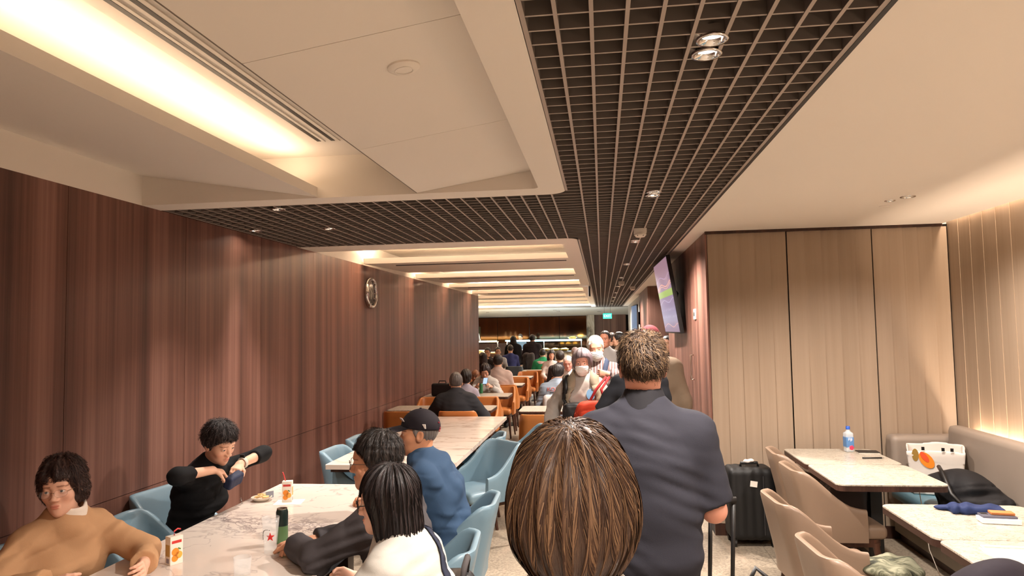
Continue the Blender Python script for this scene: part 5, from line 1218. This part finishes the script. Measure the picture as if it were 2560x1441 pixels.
# pouch in the hands of the woman in black, and her watch
def wpt(q, v): return q['root'].matrix_basis @ Vector(v)
bpy.context.view_layer.update()
a_ = WB['arms']; mid = (a_['L'][2]+a_['L'][3]*.09+a_['R'][2]+a_['R'][3]*.09)/2
pp = thing('zip_pouch', tuple(wpt(WB, mid+Vector((0, .02, -.045)))), -100, 'small navy zip pouch held open by the woman in black', 'pouch'); pp.rotation_euler = (R(-25), R(12), R(-100))
sdf_obj('pouch', lambda P: rbox((0, 0, 0), (.060, .026, .038), .014)(P)+folds(P, .003, .04, 3), (-.08, -.05, -.06), (.08, .05, .06), .004, fabric((44, 50, 74), .6), pp)
for i in range(6): MB().box((-.03+.012*i, -.0275, .008), (.004, .002, .026)).build('stripe', plain('pouch_stripe', (196, 200, 210), .5), pp)
def watch(q, k, mat, m2):
    W_ = q['arms'][k][2]; E_ = q['arms'][k][1]; ax = (W_-E_).normalized(); M = ax.to_track_quat('Z', 'Y').to_matrix().to_4x4(); c = W_-ax*.03
    o = MB().lathe([(.030, -.012), (.034, -.008), (.034, .008), (.030, .012)], c, 20, M).build('watch', mat, q['root'], smooth=True); up = Vector((0, 0, 1)); up = (up-ax*up.dot(ax)).normalized()
    MB().box(c+up*.036, (.030, .030, .010), M=M, bev=.003).build('watch_case', m2, o, auto=True)
watch(WB, 'L', plain('watch_band', (214, 206, 190), .5), M_BLACK); watch(MM, 'L', plain('watch_navy', (50, 58, 80), .4), M_BLACK)
hb = thing('handbag', tuple(wpt(WB, (-.05, .28, .60))), -100, 'black handbag with silver chain on lap of the woman in black', 'bag')
sdf_obj('bag', lambda P: rbox((0, 0, 0), (.13, .055, .09), .04)(P)+folds(P, .008, .08, 5), (-.16, -.09, -.12), (.16, .09, .12), .009, plain('bag_black', (20, 20, 22), .4), hb)
for i in range(12): MB().lathe([(.005, -.0015), (.0065, 0), (.005, .0015), (.0035, 0), (.005, -.0015)], (-.06+.004*i, .06, .07+.012*i-.02*(i/12)), 8, Matrix.Rotation(R(90*(i % 2)), 4, 'X')).build('chain_link', M_CHROME, hb, smooth=True)
# bag behind the bob-haired woman
bp = thing('backpack', (-.57, 2.63, .66), 10, 'black backpack with grey loop hanging behind the bob-haired woman', 'bag')
sdf_obj('pack', lambda P: rbox((0, 0, 0), (.085, .14, .18), .06)(P)+folds(P, .012, .1, 6), (-.13, -.18, -.22), (.13, .18, .22), .011, plain('bag_black', (20, 20, 22), .6), bp)
MB().tube([(.03, -.06, .16), (.04, -.05, .23), (.05, .01, .245), (.05, .06, .22), (.04, .06, .16)], .012, 8).build('loop', fabric((70, 66, 66)), bp, smooth=True)
# bottle, notebook and pen on the far stone table
fb = thing('water_bottle', (1.91, 5.90, TT_), 8, 'square clear water bottle with blue cap and pink flower label', 'bottle')
t_ = NT('bottle_plastic'); t_.base((.82, .90, .95)); t_.set(Roughness=.08, Alpha=.45); M_PET = t_.m
sdf_obj('bottle', union([(rbox((0, 0, .076), (.030, .030, .076), .010), 0), (cap((0, 0, .14), (0, 0, .178), .020, .012), .02)]), (-.035, -.035, 0), (.035, .035, .19), .0035, M_PET, fb)
MB().lathe([(0, .176), (.0155, .176), (.0155, .198), (.014, .2), (0, .2)], (0, 0, 0), 20).build('cap', plain('cap_blue', (46, 92, 190), .4), fb, auto=True)
MB().box((0, 0, .078), (.0615, .0615, .085), bev=.009).build('label', plain('label_blue', (88, 132, 184), .4), fb, auto=True)
text_mesh('FIJI', .028, plain('label_white', (240, 240, 244), .4), 'lettering', fb, (0, -.0318, .100), (R(90), 0, 0))
for i in range(5): a = i*1.2566; MB().lathe([(0, 0), (.010, 0), (.008, .0012), (0, .0018)], (.008+.009*math.cos(a), -.0316, .036+.009*math.sin(a)), 12, Matrix.Rotation(R(90), 4, 'X')).build('petal', plain('petal_pink', (222, 60, 92), .5), fb)
nb = thing('notebook', (2.035, 5.86, TT_), -4, 'black notebook with white pages by the water bottle', 'notebook'); MB().box((0, 0, .004), (.15, .10, .007)).build('pages', plain('paper', (236, 230, 220), .9), nb); MB().box((0, 0, .0095), (.156, .106, .004), bev=.001).build('cover', M_BLACK, nb)
pn_ = thing('pen', (1.985, 5.60, TT_+.006), 4, 'dark pen lying across the stone table behind the bare one', 'pen'); MB().cone((-.08, 0, 0), (.06, 0, 0), .0055, .0055, 10).build('barrel', M_BLACK, pn_, smooth=True); MB().cone((.06, 0, 0), (.078, 0, 0), .0055, .001, 10).build('tip', M_CHROME, pn_, smooth=True); MB().box((-.05, 0, .006), (.04, .003, .002)).build('clip', M_CHROME, pn_)
# tote and black jacket on the bench
tb = thing('tote_bag', (2.47, 5.72, .472), -22, 'white tote bag printed with orange bird and bare trees on the bench', 'bag')
M_TOTE = plain('tote_white', (214, 206, 198), .7)
def totef(P):
    w = .15+.03*P[:, 2]/.3; d = .07+.035*np.clip(P[:, 2]/.3, 0, 1); q = np.maximum(np.abs(P[:, 0])-w, np.abs(P[:, 1])-d); zt = .345+.010*np.sin(P[:, 0]*14+1)+.015*np.sign(P[:, 1])
    return smax(smax(np.abs(q+.0)-.006, -P[:, 2], .004), P[:, 2]-zt, .004)+folds(P, .006, .12, 8)*.6
sdf_obj('body', totef, (-.26, -.15, -.01), (.26, .15, .41), .009, M_TOTE, tb); MB().box((0, 0, .008), (.29, .13, .012)).build('base', M_TOTE, tb)
def toteprint(name, pts, mat, y=-.118):
    b = MB(); b.poly([(x*.80, -.082-.036*(z*1.15/.3)+(y+.118)*1.0, z*1.18+.02) for x, z in pts]); return b.build(name, mat, tb)
def blob(cx, cz, rx, rz, n=16, tilt=0.0): return [(cx+rx*math.cos(a)*math.cos(tilt)-rz*math.sin(a)*math.sin(tilt), cz+rx*math.cos(a)*math.sin(tilt)+rz*math.sin(a)*math.cos(tilt)) for a in [2*math.pi*i/n for i in range(n)]]
toteprint('orange_bird', blob(-.075, .205, .070, .042, tilt=-.55), M_ORG); toteprint('red_wing', blob(-.09, .225, .045, .02, tilt=-.7), plain('print_vermilion', (224, 84, 44), .6), -.1195); toteprint('ochre_leaf', blob(-.165, .235, .028, .040), plain('print_ochre2', (150, 118, 52), .6))
for x_ in (.065, .115):
    toteprint('tree_trunk', [(x_-.005, .02), (x_+.005, .02), (x_+.003, .09), (x_-.003, .09)], plain('print_brown', (92, 52, 44), .7))
    for i in range(5): a = R(30+30*i); toteprint('branch', [(x_, .07), (x_+.003, .07), (x_+.035*math.cos(a)+.002, .085+.045*math.sin(a)), (x_+.035*math.cos(a), .085+.045*math.sin(a))], plain('print_brown', (92, 52, 44), .7))
for x_ in (-.10, .06, .13): toteprint('black_patch', [(x_-.013, .268), (x_+.013, .268), (x_+.013, .290), (x_-.013, .290)], M_BLACK, -.123)
bj = thing('backpack', (2.45, 5.28, .47), 10, 'black backpack and jacket heaped on the blue bench seat', 'bag')
sdf_obj('heap', lambda P: smin(ell((0, .02, .12), (.17, .21, .15))(P), ell((.05, -.16, .07), (.14, .13, .09))(P), .08)+folds(P, .05, .15, 9), (-.27, -.45, -.02), (.27, .35, .36), .012, fabric((26, 25, 27), .7), bj)
MB().tube([(-.1, .1, .27), (-.16, -.02, .26), (-.19, -.15, .14), (-.15, -.25, .05)], .014, 8).build('strap', M_BLACK, bj, smooth=True)
# pouch table
pz_ = thing('zip_pouch', (1.93, 4.03, TT_), -12, 'crumpled navy cloth pouch lying on the crackle-veined table', 'pouch')
sdf_obj('cloth', lambda P: smin(rbox((0, 0, .020), (.125, .055, .020), .018)(P), ell((-.12, .04, .012), (.07, .03, .010))(P), .03)+folds(P, .008, .07, 11), (-.22, -.1, -.006), (.16, .12, .06), .006, fabric((30, 44, 84), .7), pz_)
bk_ = thing('paperback_book', (1.945, 3.855, TT_), -8, 'white paperback beneath a grey phone on the pouch table', 'book'); MB().box((0, 0, .011), (.17, .085, .018)).build('pages', plain('paper', (236, 230, 220), .9), bk_); MB().box((0, 0, .021), (.172, .087, .002)).build('cover', plain('cover_white', (222, 220, 226), .5), bk_)
ph = thing('phone', (1.95, 3.875, TT_+.0225), -6, 'dark grey phone lying on the white paperback', 'phone'); MB().box((0, 0, .005), (.155, .075, .010), bev=.004).build('case', plain('phone_grey', (84, 84, 96), .4), ph, auto=True); MB().box((-.055, .018, .0105), (.03, .03, .002), bev=.0008).build('camera_bump', M_BLACK, ph)
wa = thing('wallet', (1.975, 3.885, TT_+.034), -10, 'tan orange leather wallet on top of the grey phone', 'wallet'); MB().box((0, 0, .006), (.105, .055, .012), bev=.004).build('leather', leather('wallet_tan', (196, 122, 66), .5), wa, auto=True); MB().box((0, -.0278, .006), (.1, .0006, .002)).build('seam', plain('wallet_seam', (110, 62, 34), .6), wa)
tr = thing('plastic_tray', (1.80, 3.28, TT_), -6, 'clear plastic tray with cut-out handle on the near stone table', 'tray'); t_ = NT('clear_plastic'); t_.base((.95, .95, .93)); t_.set(Roughness=.05, Alpha=.22); M_CLR = t_.m
MB().prism(rrect(-.17, .17, -.12, .12, .03), 0, .003).build('base', M_CLR, tr)
for a, b in (((-.17, -.12), (.17, -.12)), ((-.17, .12), (.17, .12)), ((-.17, -.12), (-.17, .12)), ((.17, -.12), (.17, .12))): MB().tube([(a[0], a[1], .012), (b[0], b[1], .012)], .004, 6).build('rim', M_CLR, tr)
MB().tube([(-.17, -.06, .012), (-.20, -.05, .02), (-.20, .05, .02), (-.17, .06, .012)], .003, 6).build('handle', M_CLR, tr, smooth=True)
# clothing on the tan chairs
oj = thing('folded_jacket', (1.40, 3.93, .478), -20, 'olive patterned jacket lying on a tan chair seat', 'jacket')
sdf_obj('cloth', lambda P: ell((.04, -.02, .02), (.16, .13, .045))(P)+folds(P, .022, .12, 14), (-.2, -.2, -.03), (.3, .2, .12), .009, None, oj)
t_ = NT('olive_pattern'); n_ = t_.noise(t_.pos((1, 3, 1), obj=True), 9, 4, .6, 1.0); t_.base(t_.ramp(n_, [(.38, srgb((38, 40, 30))), (.5, srgb((88, 88, 68))), (.62, srgb((134, 132, 110)))])); t_.set(Roughness=.85); oj.children[0].data.materials.clear(); oj.children[0].data.materials.append(t_.m)
chair(1.36, 2.62, -80, 'tan', 'tan leather chair with a dark jacket thrown over its back')
dj = thing('draped_jacket', (1.47, 2.98, .48), -10, 'dark navy jacket thrown over the chair beside near stone table', 'jacket')
sdf_obj('cloth', lambda P: smin(ell((0, 0, .20), (.17, .14, .14))(P), ell((.14, .02, .12), (.14, .10, .14))(P), .08)+folds(P, .04, .16, 15), (-.25, -.22, -.02), (.34, .22, .40), .011, fabric((36, 31, 38), .85), dj)
hg_ = thing('shoulder_bag', (1.60, 5.10, .476), 0, 'dark brown shoulder bag on the chair at the bare table', 'bag'); sdf_obj('bag', lambda P: rbox((0, 0, .11), (.12, .15, .10), .05)(P)+folds(P, .01, .1, 16), (-.15, -.2, -.01), (.15, .2, .25), .012, plain('bag_brown', (44, 30, 26), .6), hg_); MB().tube([(-.02, -.12, .17), (-.02, -.06, .215), (-.02, .06, .215), (-.02, .12, .17)], .008, 8).build('handle', M_BLACK, hg_, smooth=True)
cb = thing('charging_cable', (2.06, 4.80, 0), 0, 'thin white charging cable hanging from the stone tables to the floor', 'cable'); MB().tube([(0, .25, .72), (.005, .2, .5), (-.01, .1, .3), (.02, 0, .12), (.05, -.06, .02), (.0, -.1, .006), (-.06, -.06, .006)], .003, 6).build('cord', plain('cord_white', (214, 206, 196), .5), cb, smooth=True); MB().box((-.065, -.06, .01), (.03, .02, .018), bev=.003).build('plug', M_BLACK, cb)
# suitcase by the beige wall
sc = thing('suitcase', (1.155, 5.985, 0), 3, 'large black upright suitcase with white tag by the beige wall', 'suitcase')
sdf_obj('shell', lambda P: rbox((0, 0, .335), (.185, .125, .285), .05)(P)+.002*np.sin(P[:, 0]*90), (-.2, -.14, .04), (.2, .14, .63), .010, plain('case_black', (9, 9, 10), .6), sc)
for sx in (-1, 1):
    for sy in (-1, 1): MB().cone((sx*.15-.012, sy*.09, .028), (sx*.15+.012, sy*.09, .028), .027, .027, 14).build('wheel', M_BLACK, sc, auto=True); MB().box((sx*.15, sy*.09, .055), (.035, .03, .03)).build('wheel_bracket', M_BLACK, sc)
MB().tube([(-.07, -.02, .615), (-.065, -.02, .648), (.065, -.02, .648), (.07, -.02, .615)], .012, 8).build('top_handle', M_BLACK, sc, smooth=True)
sdf_obj('ribbon', lambda P: smin(ell((-.02, 0, 0), (.028, .02, .014))(P), ell((.02, .0, .006), (.024, .02, .012))(P), .01)+folds(P, .005, .03, 3), (-.06, -.04, -.03), (.06, .04, .04), .004, plain('ribbon_white', (206, 196, 190), .8), sc, loc=(.0, -.02, .66))
MB().box((.005, -.128, .50), (.055, .004, .045), M=Matrix.Rotation(.15, 4, 'Y')).build('tag', plain('paper', (236, 230, 220), .9), sc); MB().tube([(.08, -.128, .10), (.08, -.128, .56)], .003, 6).build('zip', plain('zip_grey', (60, 60, 62), .4), sc)
# wheeled case the polo man pulls, with a white carrier bag
pc = thing('cabin_case', (.47, 3.12, 0), 6, 'grey cabin case with raised black handle held by the polo man', 'suitcase')
sdf_obj('shell', rbox((0, .06, .30), (.17, .11, .25), .04), (-.2, -.08, .04), (.2, .2, .57), .011, plain('case_grey', (104, 92, 88), .5), pc)
for sx in (-.045, .05): MB().tube([(sx, .02, .54), (sx, -.06, 1.02)], .009, 8).build('handle_tube', M_BLACK, pc, smooth=True)
MB().tube([(-.055, -.062, 1.03), (.06, -.062, 1.03)], .014, 10).build('grip', M_BLACK, pc, smooth=True)
for sx in (-.13, .13): MB().cone((sx-.012, .12, .03), (sx+.012, .12, .03), .03, .03, 14).build('wheel', M_BLACK, pc, auto=True)
cbg = thing('carrier_bag', (.66, 3.2, .40), 0, 'white carrier bag with black strap resting on the cabin case', 'bag'); sdf_obj('bag', lambda P: ell((0, 0, .08), (.14, .10, .09))(P)+folds(P, .012, .08, 18), (-.18, -.14, -.02), (.18, .14, .2), .010, plain('plastic_white', (214, 212, 212), .4), cbg)
MB().tube([(-.07, -.05, .12), (-.08, -.06, .25), (-.04, -.06, .33), (.02, -.06, .28), (.06, -.05, .12)], .011, 8).build('strap', M_BLACK, cbg, smooth=True)
# bags of the masked woman
P0 = aty(1488, 1040, 6.28); rbg = thing('shoulder_bag', tuple(P0), 4, 'bright red soft bag with long straps carried by the masked woman', 'bag')
sdf_obj('bag', lambda P: rbox((0, 0, 0), (.16, .09, .13), .06)(P)+folds(P, .035, .14, 19), (-.22, -.14, -.17), (.22, .14, .18), .009, fabric((186, 62, 40), .75), rbg)
for a, b in ((-.06, .11), (.09, .14)): MB().tube([(a, -.05, .11), (a*.3+.03, -.02, .23), (b, .10, .33)], .012, 8).build('strap', fabric((150, 36, 38)), rbg, smooth=True)
P0 = aty(1436, 1038, 6.42); bbg = thing('shoulder_bag', tuple(P0), 0, 'black crossbody bag at the hip of the masked woman', 'bag'); sdf_obj('bag', lambda P: rbox((0, 0, 0), (.10, .06, .11), .04)(P)+folds(P, .012, .09, 20), (-.13, -.09, -.14), (.13, .09, .14), .009, plain('bag_black', (20, 20, 22), .6), bbg); MB().tube([(-.05, .03, .09), (-.05, .08, .14)], .009, 6).build('strap', M_BLACK, bbg)
# backpack on the chair of the jacket wearer, things on the far tables
kb = thing('backpack', tuple(aty(1381, 1010, 10.05)), 0, 'pale grey backpack with dark print hung on an orange chair', 'bag')
sdf_obj('pack', lambda P: rbox((0, 0, 0), (.135, .07, .125), .06)(P)+folds(P, .006, .1, 21), (-.18, -.1, -.2), (.18, .1, .2), .010, fabric((206, 200, 196), .7), kb)
MB().tube([(.03, -.075, .10), (.075, -.08, .06), (.095, -.08, .0), (.09, -.08, -.08)], .008, 6).build('zip', M_BLACK, kb, smooth=True)
for i in range(5): MB().box((-.05+.022*i, -.073, -.03+.02*(i % 2)), (.006, .004, .05), M=Matrix.Rotation(.3*(i-2), 4, 'Y')).build('print', plain('print_dark', (70, 66, 70), .7), kb)
MB().tube([(-.03, 0, .12), (-.03, 0, .155), (.03, 0, .155), (.03, 0, .12)], .008, 6).build('handle', M_BLACK, kb)
gc = thing('drink_can', tuple(onz(1203, 984, .7505)), 0, 'green can standing on table of the woman in white cardigan', 'can'); MB().lathe([(0, 0), (.026, 0), (.029, .01), (.029, .145), (.025, .16), (0, .16)], (0, 0, 0), 18).build('sleeve', plain('can_green2', (60, 128, 84), .3, .2), gc, smooth=True); MB().lathe([(.025, .16), (.025, .165), (0, .163)], (0, 0, 0), 18).build('lid', M_CHROME, gc)
brf = thing('briefcase', (-2.50, 10.84, .7505), 4, 'black soft briefcase standing on table beside the wall', 'bag'); sdf_obj('body', rbox((0, 0, .10), (.17, .06, .10), .03), (-.2, -.1, -.01), (.2, .1, .22), .012, plain('bag_black', (20, 20, 22), .6), brf); MB().tube([(-.06, 0, .19), (-.05, 0, .235), (.05, 0, .235), (.06, 0, .19)], .009, 8).build('handle', M_BLACK, brf, smooth=True)
ph2 = thing('phone', (-1.93, 11.50, .93), 0, 'dark phone held by the woman in white cardigan', 'phone'); ph2.rotation_euler = (R(40), 0, 0); MB().box((0, 0, 0), (.075, .15, .009), bev=.003).build('case', M_BLACK, ph2); MB().box((0, 0, .0052), (.068, .14, .001)).build('display', emit('phone_glow', (150, 170, 200), .5), ph2)
bp2 = thing('backpack', tuple(aty(1322, 905, 19.0)), 0, 'dark grey backpack hung behind the slate chair by the suit man', 'bag'); sdf_obj('pack', lambda P: rbox((0, 0, 0), (.16, .09, .24), .07)(P)+folds(P, .014, .1, 23), (-.2, -.13, -.28), (.2, .13, .28), .016, fabric((74, 68, 66), .8), bp2); MB().tube([(-.05, -.09, .2), (-.06, -.11, 0), (-.05, -.09, -.2)], .014, 6).build('strap', M_BLACK, bp2)
